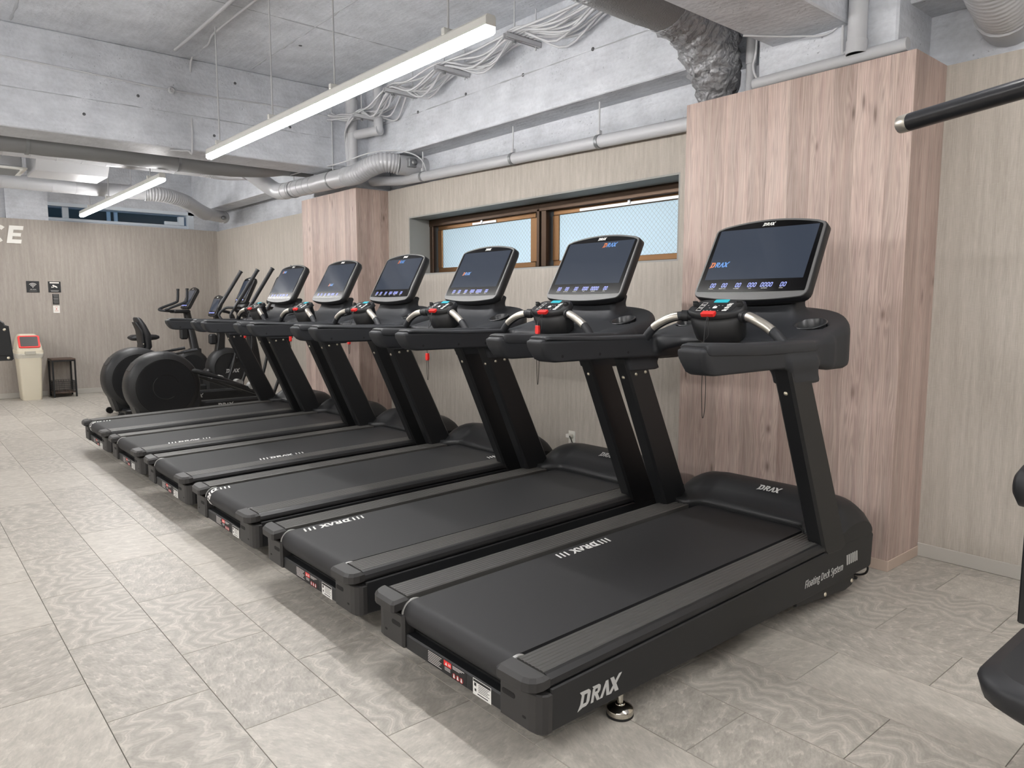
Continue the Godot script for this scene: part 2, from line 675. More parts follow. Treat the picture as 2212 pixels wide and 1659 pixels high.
# ---------------------------------------------------------------- build
func _ready() -> void:
	var cam := Camera3D.new()
	cam.name = "camera"
	cam.fov = rad_to_deg(2.0 * atan(829.5 / 1580.0))
	cam.near = 0.05
	cam.transform = Transform3D(Basis(Vector3(0.649055, 0.000772, -0.760741), Vector3(-0.0823285, 0.9941976, -0.0692323), Vector3(0.7562735, 0.1075662, 0.6453525)), Vector3(0, 1.25, 0))
	add_child(cam)
	cam.current = true
	var env := Environment.new()
	env.background_mode = Environment.BG_SKY
	var sky := Sky.new()
	var sm := ProceduralSkyMaterial.new()
	sm.sky_top_color = Color(0.50, 0.71, 0.88)
	sm.sky_horizon_color = Color(0.72, 0.86, 0.95)
	sm.ground_horizon_color = Color(0.60, 0.68, 0.73)
	sm.ground_bottom_color = Color(0.45, 0.46, 0.46)
	sm.energy_multiplier = 2.2
	sky.sky_material = sm
	env.sky = sky
	env.ambient_light_source = Environment.AMBIENT_SOURCE_DISABLED
	env.reflected_light_source = Environment.REFLECTION_SOURCE_SKY
	env.tonemap_mode = Environment.TONE_MAPPER_LINEAR
	env.tonemap_exposure = 0.9
	env.sdfgi_enabled = true
	env.ssao_enabled = true
	env.ssil_enabled = true
	var we := WorldEnvironment.new()
	we.name = "world"
	we.environment = env
	add_child(we)

	make_materials()
	print("materials ", Time.get_ticks_msec())
	room()
	print("room ", Time.get_ticks_msec())
	lights()
	treadmills()
	print("treadmills ", Time.get_ticks_msec())
	ceiling_services()
	elliptical(-8.12, "black elliptical trainer beside the farthest treadmill, big disc housing in front")
	elliptical(-9.12, "black elliptical trainer farther from the treadmills, its disc housing half hidden")
	bikes()
	edge_machines()
	small_things()
	print("all ", Time.get_ticks_msec())

# ---------------------------------------------------------------- the room
const TOP := 2.365
const CEIL := 3.33

func bxm(x0: float, x1: float, y0: float, y1: float, z0: float, z1: float, ch := 0.0) -> MB:
	return MB.new().bx(x0, x1, y0, y1, z0, z1, ch)

func room() -> void:
	F.rng = RandomNumberGenerator.new()
	F.rng.seed = 404
	# floor: base with the joints, then each tile
	var fl := struct("floor")
	part("floor_base", bxm(-12.1, 4.7, -0.2, -0.0022, -4.3, 5.7), M.joint, fl)
	var pz := 0.3025
	var px := 0.607
	var gap := 0.0011
	var shapes := []
	for k in 4:                      # four ways to lay one print on a tile
		var mb := MB.new()
		var a := Vector3(-px / 2 + gap, 0, -pz / 2 + gap)
		var b := Vector3(px / 2 - gap, 0, pz / 2 - gap)
		var t := 0.0004
		var u := [Vector2(0, 0), Vector2(0, 1), Vector2(1, 1), Vector2(1, 0)]
		if k & 1:
			u = [Vector2(1, 0), Vector2(1, 1), Vector2(0, 1), Vector2(0, 0)]
		if k & 2:
			u = [u[1], u[0], u[3], u[2]]
		mb.quv(Vector3(a.x + t, 0, a.z + t), Vector3(a.x + t, 0, b.z - t), Vector3(b.x - t, 0, b.z - t), Vector3(b.x - t, 0, a.z + t), [u[0], u[3], u[2], u[1]])
		var c := [Vector3(a.x, -0.0022, a.z), Vector3(a.x, -0.0022, b.z), Vector3(b.x, -0.0022, b.z), Vector3(b.x, -0.0022, a.z)]
		var d := [Vector3(a.x + t, 0, a.z + t), Vector3(a.x + t, 0, b.z - t), Vector3(b.x - t, 0, b.z - t), Vector3(b.x - t, 0, a.z + t)]
		for i in 4:
			mb.quad(c[i], c[(i + 1) % 4], d[(i + 1) % 4], d[i])
		shapes.append(mb.mesh())
	var rng := RandomNumberGenerator.new()
	rng.seed = 77
	var list := []
	for r in range(-20, 13):
		var zc := -0.422 - pz * (r + 0.5)
		var off := -2.37 if r % 2 == 0 else -2.065
		for k in range(-17, 12):
			var xc := off + px * (k + 0.5)
			if xc < -12.0 or xc > 4.6 or zc < -4.0:
				continue
			var pick := rng.randi_range(0, 5)
			list.append([Vector2(xc, zc + 0.6).length(), xc, zc, pick, rng.randi_range(0, 3)])
	# what the picture shows: x below 0.4, z below -0.1, in the lens' wedge
	var near := []
	var far := []
	for t in list:
		var dep: float = -0.756 * t[1] - 0.645 * t[2]
		var side: float = (0.649 * t[1] - 0.761 * t[2]) / maxf(dep, 0.05)
		if dep > 0.9 and absf(side) < 0.85:
			near.append(t)
		else:
			far.append(t)
	near.sort_custom(func(p, q): return p[0] < q[0])
	while near.size() > 298:
		far.append(near.pop_back())
	for t in near:
		var o := part("tile", shapes[t[4]], F.stone[t[3]], fl)
		o.position = Vector3(t[1], 0, t[2])
	var rest := ArrayMesh.new()
	for k in 6:
		var st := SurfaceTool.new()
		st.begin(Mesh.PRIMITIVE_TRIANGLES)
		for t in far:
			if t[3] == k:
				st.append_from(shapes[t[4]], 0, Transform3D(Basis(), Vector3(t[1], 0, t[2])))
		st.set_material(F.stone[k])
		st.commit(rest)
	part("outer_tiles", rest, null, fl).set_meta("kind", "stuff")

	# window wall
	var wb := struct("wall_back")
	var hx0 := -6.05
	var hx1 := -2.9
	var hy0 := 1.53
	var hy1 := 2.08
	var pan := MB.new()
	pan.bx(-7.0, hx0, 0, TOP, -3.95, -3.865)
	pan.bx(hx1, 4.6, 0, TOP, -3.95, -3.865)
	pan.bx(hx0, hx1, 0, hy0, -3.95, -3.865)
	pan.bx(hx0, hx1, hy1, TOP, -3.95, -3.865)
	pan.bx(-11.9, -7.0, 0, 2.375, -4.08, -4.0)
	part("wallpaper_panel", pan, M.wallpaper, wb)
	var con := MB.new()
	con.bx(-7.0, hx0, 0, CEIL, -4.3, -3.95)
	con.bx(hx1, 4.6, 0, CEIL, -4.3, -3.95)
	con.bx(hx0, hx1, 0, hy0, -4.3, -3.95)
	con.bx(hx0, hx1, hy1, CEIL, -4.3, -3.95)
	con.bx(-12.1, -7.0, 0, CEIL, -4.4, -4.08)
	part("concrete_wall", con, M.concrete, wb)
	var rev := MB.new()
	rev.bx(hx0, hx0 + 0.012, hy0, hy1, -4.13, -3.866)
	rev.bx(hx1 - 0.012, hx1, hy0, hy1, -4.13, -3.866)
	rev.bx(hx0 + 0.012, hx1 - 0.012, hy0, hy0 + 0.012, -4.13, -3.866)
	rev.bx(hx0 + 0.012, hx1 - 0.012, hy1 - 0.012, hy1, -4.13, -3.866)
	part("reveal_lining", rev, mat("reveal", c8(150, 150, 146), 0.7), wb)
	# concrete columns behind the oak cladding
	for q in [[-2.20, -1.50], [-7.45, -6.50]]:
		part("concrete_column", bxm(q[0], q[1], 0.0, CEIL, -3.95, -3.57, 0.01), M.concrete, wb)
	# oak cladding: boards side by side
	var r2 := RandomNumberGenerator.new()
	r2.seed = 5
	var ci := 0
	for ex in [[-2.60, -1.39, -3.865], [-7.62, -6.42, -4.0]]:
		var col := part("column_cladding", bxm(ex[0] + 0.02, ex[1] - 0.02, 0.0, TOP - 0.02, -3.53, -3.529), M.gap, wb)
		var x: float = ex[0]
		var lane := 0
		while x < ex[1] - 0.001:
			var w2: float = minf(r2.randf_range(0.085, 0.15), ex[1] - x)
			if ex[1] - x - w2 < 0.05:
				w2 = ex[1] - x
			board(col, Vector3(x, 0.0, -3.51), Vector3(w2, 0, 0), Vector3(0, 0, -0.018), lane + ci, r2)
			x += w2
			lane += 1
		for sx in [ex[0], ex[1]]:
			var z := -3.51 - 0.018
			while z > ex[2] + 0.001:
				var w3: float = minf(r2.randf_range(0.09, 0.14), z - ex[2])
				if z - ex[2] - w3 < 0.05:
					w3 = z - ex[2]
				var inw := -0.018 if sx == ex[1] else 0.018
				board(col, Vector3(sx, 0.0, z), Vector3(0, 0, -w3), Vector3(inw, 0, 0), lane + ci, r2)
				z -= w3
				lane += 1
		ci += 3
	# far wall on the left
	var wl := struct("wall_left")
	part("wallpaper_panel", bxm(-11.86, -11.75, 0, 2.38, -4.0, 5.6), M.wallpaper_grey_dimmed, wl)
	var cl := MB.new()
	cl.bx(-12.15, -11.87, 0, 2.40, -4.08, 5.6)
	cl.bx(-12.15, -11.87, 2.645, CEIL, -4.08, 5.6)
	cl.bx(-12.15, -11.87, 2.40, 2.645, -4.08, -3.70)
	cl.bx(-12.15, -11.87, 2.40, 2.645, -1.78, 5.6)
	cl.bx(-11.88, -11.80, 2.38, CEIL, -1.78, -1.30)
	part("concrete_wall", cl, M.concrete, wl)
	# the two walls behind the camera
	var wr := struct("wall_right")
	part("wallpaper_panel", bxm(4.6, 4.8, 0, CEIL, -4.3, 5.8), M.wallpaper, wr)
	var wf := struct("wall_front")
	part("wallpaper_panel", bxm(-12.15, 4.6, 0, CEIL, 5.6, 5.8), M.wallpaper, wf)
	# ceiling slab with its beams
	var ce := struct("ceiling")
	part("slab", bxm(-12.15, 4.8, CEIL, CEIL + 0.2, -4.4, 5.8), M.concrete, ce)
	part("wall_beam", bxm(-11.87, 4.6, 2.63, CEIL, -3.95, -3.69, 0.006), M.concrete, ce)
	for cx in [-1.92, -6.92]:
		part("cross_beam", bxm(cx - 0.205, cx + 0.205, 2.57, CEIL, -3.575, 5.6, 0.008), M.concrete, ce)
	# marks the shuttering left: raised seams and tie holes
	for z in [-2.62, -0.85]:
		part("shutter_seam", lumpy([Vector3(-6.68, CEIL, z), Vector3(-4.4, CEIL, z + 0.01), Vector3(-2.15, CEIL, z)], [0.005, 0.006, 0.005], 0.009, 6, F.rng, 0.07), M.seam, ce)
	for x in [-3.15, -5.35]:
		part("shutter_seam", lumpy([Vector3(x, CEIL, -3.66), Vector3(x, CEIL, 1.2)], [0.004, 0.004], 0.008, 6, F.rng, 0.07), M.seam, ce)
	for y in [2.93]:
		part("shutter_seam", lumpy([Vector3(-6.45, y, -3.69), Vector3(-2.2, y, -3.69)], [0.003, 0.003], 0.005, 6, F.rng, 0.07), M.seam, ce)
	part("shutter_seam", lumpy([Vector3(-6.715, 2.86, -3.5), Vector3(-6.715, 2.86, 1.5)], [0.003, 0.003], 0.005, 6, F.rng, 0.07), M.seam, ce)
	for q in [[-5.6, 2.935], [-4.9, 2.94], [-4.2, 2.93], [-3.5, 2.935], [-2.9, 2.93]]:
		part("tie_hole", MB.new().lathe([Vector2(0, 0.0), Vector2(0.013, 0.0), Vector2(0.013, 0.003), Vector2(0, 0.002)], Transform3D(Basis(Vector3(1, 0, 0), Vector3(0, 0, 1), Vector3(0, -1, 0)), Vector3(q[0], q[1], -3.6895)), 10), M.tie_hole, ce)
	for q in [[-0.6, 3.16], [-1.3, 2.74], [-2.5, 3.2], [-2.3, 2.72], [-3.0, 2.9], [-1.7, 2.95]]:
		part("tie_hole", MB.new().lathe([Vector2(0, 0.0), Vector2(0.012, 0.0), Vector2(0.012, 0.003), Vector2(0, 0.002)], Transform3D(Basis(Vector3(0, 1, 0), Vector3(1, 0, 0), Vector3(0, 0, 1)), Vector3(-6.7155, q[1], q[0])), 10), M.tie_hole, ce)
	for q in [[-5.3, -1.1], [-4.2, -2.2], [-5.8, -2.7], [-3.4, -0.9], [-4.6, -0.2]]:
		part("tie_hole", MB.new().lathe([Vector2(0, 0.0), Vector2(0.014, 0.0), Vector2(0.014, 0.003), Vector2(0, 0.002)], Transform3D(Basis(Vector3(1, 0, 0), Vector3(0, -1, 0), Vector3(0, 0, -1)), Vector3(q[0], CEIL + 0.0005, q[1])), 10), M.tie_hole, ce)
	# skirting
	var sb := struct("baseboard_back")
	var sk := MB.new()
	sk.bx(-1.39, 4.6, 0, 0.068, -3.865, -3.857, 0.003)
	sk.bx(-6.42, -2.60, 0, 0.068, -3.865, -3.857, 0.003)
	sk.bx(-11.75, -7.62, 0, 0.068, -4.0, -3.992, 0.003)
	part("skirting_strip", sk, M.skirting, sb)
	var so := MB.new()
	for ex in [[-2.60, -1.39, -3.865], [-7.62, -6.42, -4.0]]:
		so.bx(ex[0] - 0.006, ex[1] + 0.006, 0, 0.052, -3.51, -3.504, 0.002)
		so.bx(ex[1], ex[1] + 0.006, 0, 0.052, ex[2] + 0.008, -3.51, 0.002)
		so.bx(ex[0] - 0.006, ex[0], 0, 0.052, ex[2] + 0.008, -3.51, 0.002)
	part("column_skirting_strip", so, M.skirting_oak, sb)
	var sl := struct("baseboard_left")
	part("skirting_strip", bxm(-11.75, -11.742, 0, 0.07, -4.0, 5.6, 0.003), M.skirting, sl)
	windows(hx0, hx1, hy0, hy1)

# one oak board: p its lower outer corner, w along its width, d into the wall
func board(col: Node, p: Vector3, w: Vector3, d: Vector3, lane: int, rng: RandomNumberGenerator) -> void:
	var mb := MB.new()
	var h := Vector3(0, TOP, 0)
	var g := w.normalized() * 0.0003
	var a := p + g
	var b := p + w - g
	var l := lane % 6
	var wid := w.length() / 0.165
	var u0 := (l + 0.02 + rng.randf() * maxf(0.0, 0.96 - minf(0.96, wid))) / 6.0
	var u1 := u0 + minf(0.96, wid) / 6.0
	if rng.randf() < 0.5:
		var t := u0
		u0 = u1
		u1 = t
	var v0 := rng.randf() * 0.1
	var v1 := v0 + 0.9
	if rng.randf() < 0.5:
		v1 = v0
		v0 = v1 + 0.9
	mb.begin()
	mb.quv(a, b, b + h, a + h, [Vector2(u0, v0), Vector2(u1, v0), Vector2(u1, v1), Vector2(u0, v1)])
	mb.quv(b + d, a + d, a + d + h, b + d + h, [Vector2(u0, v0), Vector2(u1, v0), Vector2(u1, v1), Vector2(u0, v1)])
	var e := Vector2(u0, v0)
	for q in [[a, a + h, a + h + d, a + d], [b, b + d, b + h + d, b + h], [a + h, b + h, b + h + d, a + h + d], [a, a + d, b + d, b]]:
		mb.quv(q[0], q[1], q[2], q[3], [Vector2(u0, v0), Vector2(u0, v1), Vector2(u0, v1), Vector2(u0, v0)])
	mb.end()
	part("board", mb, M.oak, col)

func windows(hx0: float, hx1: float, hy0: float, hy1: float) -> void:
	var zf := -4.10
	var sash := [[hx0 + 0.012, -4.455, -5.88, -4.60], [-4.455, hx1 - 0.012, -4.29, -2.97]]
	for n in 2:
		var w := struct("window_%d" % (n + 1))
		var s: Array = sash[n]
		var y0 := hy0 + 0.012
		var y1 := hy1 - 0.012
		var g0 := 1.605
		var g1 := 1.965
		var fr := MB.new()
		fr.bx(s[0], s[1], y1 - 0.065, y1, zf - 0.10, zf + 0.012, 0.003)
		fr.bx(s[0], s[1], y0, y0 + 0.02, zf - 0.10, zf + 0.012, 0.003)
		fr.bx(s[0] if n == 0 else s[0] + 0.02, (s[0] if n == 0 else s[0] + 0.02) + 0.055, y0 + 0.02, y1 - 0.045, zf - 0.10, zf + 0.006, 0.003)
		fr.bx(s[1] - 0.03, s[1], y0 + 0.02, y1 - 0.045, zf - 0.10, zf + 0.012 if n == 0 else zf + 0.006, 0.003)
		part("frame", fr, M.bronze_dark, w)
		var sa := MB.new()
		var zs := zf - 0.03 - 0.02 * n
		sa.bx(s[2] - 0.06, s[3] + 0.055, g1, g1 + 0.045, zs - 0.03, zs, 0.004)
		sa.bx(s[2] - 0.06, s[3] + 0.055, g0 - 0.045, g0, zs - 0.03, zs, 0.004)
		sa.bx(s[2] - 0.07, s[2], g0, g1, zs - 0.03, zs, 0.004)
		sa.bx(s[3], s[3] + (0.10 if n == 0 else 0.04), g0, g1, zs - 0.03, zs + 0.004, 0.004)
		part("sash", sa, M.bronze, w)
		part("pane", bxm(s[2], s[3], g0, g1, zs - 0.020, zs - 0.013), M.frosted, w, "frosted pale blue wired glass")
		var wi := MB.new()
		var p := 0.038
		var hh := g1 - g0
		var k: float = s[2] - hh
		while k < s[3] + hh:
			for dr in [1.0, -1.0]:
				var xa: float = k
				var xb: float = k + hh * dr
				var ta := 0.0
				var tb := 1.0
				# clip to the pane
				for lim in [[s[2], 1.0], [s[3], -1.0]]:
					var da: float = (xa - lim[0]) * lim[1]
					var db: float = (xb - lim[0]) * lim[1]
					if da < 0 and db < 0:
						tb = -1.0
					elif da < 0:
						ta = maxf(ta, da / (da - db))
					elif db < 0:
						tb = minf(tb, da / (da - db))
				if tb > ta:
					var q0 := Vector3(lerpf(xa, xb, ta), lerpf(g0, g1, ta), zs - 0.0125)
					var q1 := Vector3(lerpf(xa, xb, tb), lerpf(g0, g1, tb), zs - 0.0125)
					var nn := (q1 - q0).cross(Vector3.BACK).normalized() * 0.0008
					wi.quad(q0 + nn, q1 + nn, q1 - nn, q0 - nn)
			k += p
		part("wire_mesh", wi, M.wire, w).set_meta("kind", "stuff")
		var xl: float = -5.25 if n == 0 else -3.55
		var la := MB.new()
		la.bx(xl - 0.06, xl + 0.06, g1 + 0.05, g1 + 0.068, zs, zs + 0.03, 0.003)
		la.bx(xl - 0.012, xl + 0.012, g1 + 0.012, g1 + 0.05, zs, zs + 0.016, 0.003)
		part("latch", la, M.aluminium, w)
		part("head_track", bxm(xl - (0.14 if n == 0 else 0.5), xl + (0.2 if n == 0 else 0.55), g1 + 0.004, g1 + 0.026, zs, zs + 0.008, 0.002), M.aluminium, w)
	# high strip window in the far wall, looking into an added light well
	var w3 := struct("window_3")
	var f3 := MB.new()
	f3.bx(-12.15, -11.86, 2.60, 2.645, -3.70, -1.78)
	f3.bx(-12.15, -11.86, 2.40, 2.645, -3.70, -3.62)
	part("lining", f3, M.white_frame, w3)
	var s3 := MB.new()
	s3.bx(-12.00, -11.95, 2.41, 2.45, -3.62, -1.78, 0.004)
	s3.bx(-12.00, -11.95, 2.45, 2.60, -2.05, -1.97, 0.004)
	s3.bx(-12.00, -11.93, 2.45, 2.58, -3.58, -3.50, 0.004)
	s3.bx(-11.98, -11.93, 2.45, 2.50, -3.50, -3.30, 0.004)
	part("sash", s3, M.white_frame, w3)
	var lw := MB.new()  # well invented behind the window, its height set for skylight on the frames
	lw.bx(-13.1, -13.0, 0.5, 3.2, -5.0, -0.5)
	lw.bx(-13.0, -12.15, 0.5, 3.2, -5.1, -5.0)
	lw.bx(-13.0, -12.15, 0.5, 3.2, -0.5, -0.4)
	lw.bx(-13.0, -12.15, 0.4, 0.5, -5.0, -0.5)
	part("added_light_well", lw, M.dark_wall, w3)
	var dp := MB.new()
	for z in [-2.75, -2.85]:
		dp.tube([Vector3(-12.9, 0.5, z), Vector3(-12.9, 3.2, z)], 0.03, 8)
	part("drain_pipe", dp, M.pipe_paint, w3)

# ---------------------------------------------------------------- pendant lights
const LAMP_ENERGY := 1.2

func pendant(x0: float, x1: float, z: float, label: String, group: String, rods: Array) -> void:
	var cx := (x0 + x1) / 2
	var hl := (x1 - x0) / 2
	var t := thing("pendant_light", label, "light", Vector3(cx, 2.40, z), 0.0, group)
	var ZY := Transform3D(Basis(Vector3(0, 0, 1), Vector3(0, 1, 0), Vector3(1, 0, 0)), Vector3.ZERO)
	part("housing", MB.new().ext(PackedVector2Array([Vector2(-0.0275, 0.028), Vector2(0.0275, 0.028), Vector2(0.0275, 0.064), Vector2(0.020, 0.074), Vector2(-0.020, 0.074), Vector2(-0.0275, 0.064)]), ZY, -hl, hl, 0.001), M.housing, t)
	part("diffuser", MB.new().ext(PackedVector2Array([Vector2(-0.0268, 0.0275), Vector2(-0.0270, 0.006), Vector2(-0.016, -0.006), Vector2(0.016, -0.006), Vector2(0.0270, 0.006), Vector2(0.0268, 0.0275)]), ZY, -hl + 0.004, hl - 0.004), M.diffuser, t, "glowing white diffuser")
	for r in rods:
		part("rod", MB.new().tube([Vector3(r - cx, 0.074, 0), Vector3(r - cx, CEIL - 2.40, 0)], 0.0055, 6), M.conduit, t)
		part("rod_clip", MB.new().bx(r - cx - 0.012, r - cx + 0.012, 0.066, 0.098, -0.033, 0.033, 0.003), M.housing, t)
	var l := AreaLight3D.new()
	l.name = "lamp_light"
	l.area_size = Vector2(hl * 2 - 0.02, 0.05)
	l.light_color = Color(1.0, 0.992, 0.985)
	l.light_energy = LAMP_ENERGY
	l.area_range = 30.0
	l.shadow_enabled = true
	l.position = Vector3(0, -0.009, 0)
	l.rotation.x = -PI / 2
	t.add_child(l)

func lights() -> void:
	pendant(-6.085, -2.53, -2.04, "long white linear pendant light over the near treadmills, glowing", "", [-5.84, -4.83, -3.95, -2.84])
	pendant(-11.15, -7.45, -2.06, "linear pendant light hanging over the cardio machines before the far wall", "", [-10.6, -9.6, -7.85])
	for x in [[-1.05, 2.5, -2.04], [-11.15, -7.6, 1.4], [-6.085, -2.53, 1.4], [-1.05, 2.5, 1.4], [-6.085, -2.53, 4.4], [-1.05, 2.5, 4.4]]:
		pendant(x[0], x[1], x[2], "white linear pendant light over the floor on the camera's side of the room", "pendant lights behind and beside the camera", [x[0] + 0.3, x[1] - 0.3])

# ---------------------------------------------------------------- lettering
# the angular italic maker's mark, as convex strokes on a letter height of 1
func mark_strokes() -> Array:
	var d := [
		[[-0.16, 1.0], [0.58, 1.0], [0.74, 0.90], [0.82, 0.77], [0.56, 0.77], [0.06, 0.77]],
		[[0.56, 0.79], [0.82, 0.79], [0.82, 0.25], [0.56, 0.21]],
		[[0.05, 0.21], [0.56, 0.21], [0.82, 0.25], [0.74, 0.10], [0.58, 0.0], [0.05, 0.0]],
		[[0.05, 0.0], [0.28, 0.0], [0.28, 0.8], [0.05, 0.8]],
		[[-0.10, -0.14], [0.28, 0.0], [0.05, 0.24]]]
	var r := [
		[[0.92, 1.0], [1.50, 1.0], [1.66, 0.90], [1.70, 0.78], [1.12, 0.78]],
		[[1.46, 0.80], [1.70, 0.80], [1.70, 0.58], [1.46, 0.58]],
		[[1.12, 0.60], [1.70, 0.60], [1.60, 0.46], [1.44, 0.40], [1.12, 0.40]],
		[[1.0, 0.0], [1.22, 0.0], [1.22, 0.84], [1.0, 0.84]],
		[[1.24, 0.44], [1.50, 0.44], [1.80, 0.0], [1.54, 0.0]]]
	var a := [
		[[1.80, 0.0], [2.04, 0.0], [2.34, 0.98], [2.12, 0.98]],
		[[2.12, 0.98], [2.34, 0.98], [2.66, 0.0], [2.40, 0.0]]]
	var x := [
		[[2.52, 1.0], [2.84, 1.0], [3.52, 0.0], [3.18, 0.0]],
		[[2.56, -0.02], [2.84, -0.02], [3.58, 1.06], [3.32, 1.06]]]
	return [d, r, a, x]

const MARK_W := 3.75

func mark(h: float, depth: float, letters: Array, shear := 0.22) -> MB:
	var mb := MB.new()
	var all := mark_strokes()
	for l in letters:
		for s in all[l]:
			var p := PackedVector2Array()
			for q in s:
				p.append(Vector2((q[0] + q[1] * shear - MARK_W * 0.5) * h, (q[1] - 0.5) * h))
			mb.ext(p, Transform3D(), 0.0, depth)
	return mb

func text(words: String, cap_h: float, depth := 0.0008) -> TextMesh:
	var t := TextMesh.new()
	var f := SystemFont.new()
	f.font_names = PackedStringArray(["Droid Sans"])
	t.font = f
	t.text = words
	t.font_size = 64
	t.pixel_size = cap_h / (64.0 * 0.715)
	t.depth = depth
	t.curve_step = 2.0
	return t

# three bars, the mark, three bars, for the belts: lies in the xy plane, reading along x
func belt_print() -> MB:
	var h := 0.042
	var mb := mark(h, 0.0006, [0, 1, 2, 3])
	for s in [-1.0, 1.0]:
		for k in 3:
			var x: float = s * (0.098 + k * 0.022)
			mb.ext(PackedVector2Array([Vector2(x - 0.006, -h / 2), Vector2(x + 0.002, -h / 2), Vector2(x + 0.011, h / 2), Vector2(x + 0.003, h / 2)]), Transform3D(), 0.0, 0.0006)
	return mb

# the belt's surface: distance s along it from the front, over the roll at the back; gives (point z y, turn about x)
const SLOPE := 0.0223
func rail_y(z: float) -> float:
	return 0.262 + (0.97 - z) * SLOPE

func belt_point(s: float, lift: float) -> Vector2:
	var z := -0.70 + s
	if z < 0.945:
		return Vector2(z, rail_y(z) - 0.008 + lift)
	var a := (z - 0.945) / 0.046
	return Vector2(0.945 + sin(a) * (0.046 + lift), rail_y(0.945) - 0.054 + cos(a) * (0.046 + lift))

# wraps a flat print onto the belt: its x runs along the belt (dir +1 towards the back), its y across
func wrap_print(src: MB, s0: float, x0: float, dir: float) -> MB:
	var o := MB.new()
	for i in range(0, src.P.size(), 3):
		# cut long triangles so that they follow the roll
		var st := [[src.P[i], src.P[i + 1], src.P[i + 2]]]
		while st.size():
			var t: Array = st.pop_back()
			var e := -1
			var best := 0.014
			for k in 3:
				var l: float = absf(t[k].x - t[(k + 1) % 3].x)
				if l > best:
					best = l
					e = k
			if e >= 0 and s0 + 0.2 > 1.6:
				var m: Vector3 = (t[e] + t[(e + 1) % 3]) * 0.5
				st.append([t[e], m, t[(e + 2) % 3]])
				st.append([m, t[(e + 1) % 3], t[(e + 2) % 3]])
				continue
			var q := []
			for k in 3:
				var bp := belt_point(s0 + t[k].x * dir, 0.0003 + t[k].z)
				q.append(Vector3(x0 + t[k].y * dir, bp.y, bp.x))
			o.tri(q[0], q[1], q[2])
	return o

# ---------------------------------------------------------------- treadmill
func smax(a: float, b: float, k: float) -> float:
	var h := maxf(k - absf(a - b), 0.0) / k
	return maxf(a, b) + h * h * k * 0.25

func smin(a: float, b: float, k: float) -> float:
	var h := maxf(k - absf(a - b), 0.0) / k
	return minf(a, b) - h * h * k * 0.25

func rbox(p: Vector3, c: Vector3, h: Vector3, r: float) -> float:
	var q := (p - c).abs() - h + Vector3(r, r, r)
	return q.max(Vector3.ZERO).length() + minf(maxf(q.x, maxf(q.y, q.z)), 0.0) - r

func console_sdf(p: Vector3) -> float:
	var ax := absf(p.x)
	var q := Vector3(ax, p.y, p.z)
	# arm
	var d := rbox(q, Vector3(0.369, 1.067, -0.12), Vector3(0.053, 0.047, 0.43), 0.013)
	d = smax(d, (p.z - 0.275) * 0.75 - (p.y - 1.035) * 0.65, 0.03)
	# collar over the upright
	d = smin(d, rbox(q, Vector3(0.384, 1.005, -0.335 + (p.y - 1.0) * 0.45), Vector3(0.043, 0.05, 0.105), 0.012), 0.03)
	# deck across the front
	var e := Vector2(ax, absf(p.z + 0.60)) - Vector2(0.423, 0.232) + Vector2(0.19, 0.19)
	var d2 := e.max(Vector2.ZERO).length() + minf(maxf(e.x, e.y), 0.0) - 0.19
	d2 = smax(d2, p.z + 0.40 - 0.10 * smoothstep(0.18, 0.36, ax), 0.04)
	var rise := clampf((-0.42 - p.z) / 0.33, 0.0, 1.1)
	var top := 1.115 + 0.118 * rise - 0.05 * pow(ax / 0.42, 3.0) * rise
	var bot := 0.985 + 0.11 * (1.0 - ax * ax / 0.18)
	var dk := smax(d2, maxf(p.y - top, bot - p.y) * 0.93, 0.035)
	d = smin(d, dk, 0.03)
	# neck under the display
	d = smin(d, rbox(p, Vector3(0, 1.235, -0.672 - (p.y - 1.2) * 0.45), Vector3(0.20, 0.075, 0.05), 0.02), 0.05)
	# cup holders
	var cdy := p.y - 1.173
	var cdz := p.z + 0.61
	var cr := Vector2(ax - 0.295, cdz * 0.945 - cdy * 0.327).length()
	d = smax(d, -maxf(cr - 0.058, -0.075 - (cdy * 0.945 + cdz * 0.327)), 0.008)
	return d

func outline_display() -> PackedVector2Array:
	var o := PackedVector2Array()
	for k in 13:
		var u := lerpf(-0.235, 0.235, k / 12.0)
		o.append(Vector2(u, -0.003 - 0.016 * (1.0 - pow(u / 0.235, 2))))
	for k in range(1, 5):
		var a := -PI / 2 + PI / 2 * k / 4.0
		o.append(Vector2(0.237 + 0.039 * cos(a), 0.036 + 0.039 * sin(a)))
	for k in 5:
		var a := deg_to_rad(lerpf(2.0, 80.0, k / 4.0))
		o.append(Vector2(0.240 + 0.028 * cos(a), 0.338 + 0.028 * sin(a)))
	for k in range(0, 13):
		var u := lerpf(0.225, -0.225, k / 12.0)
		o.append(Vector2(u, 0.371 + 0.026 * (1.0 - pow(u / 0.235, 2))))
	for k in 5:
		var a := deg_to_rad(lerpf(100.0, 178.0, k / 4.0))
		o.append(Vector2(-0.240 + 0.028 * cos(a), 0.338 + 0.028 * sin(a)))
	for k in 4:
		var a := PI + PI / 2 * k / 4.0
		o.append(Vector2(-0.237 + 0.039 * cos(a), 0.036 + 0.039 * sin(a)))
	return o

func display_t() -> Transform3D:
	return Transform3D(Basis(Vector3(1, 0, 0), Vector3(0, 0.8788, -0.4772), Vector3(0, 0.4772, 0.8788)), Vector3(0, 1.284, -0.598))

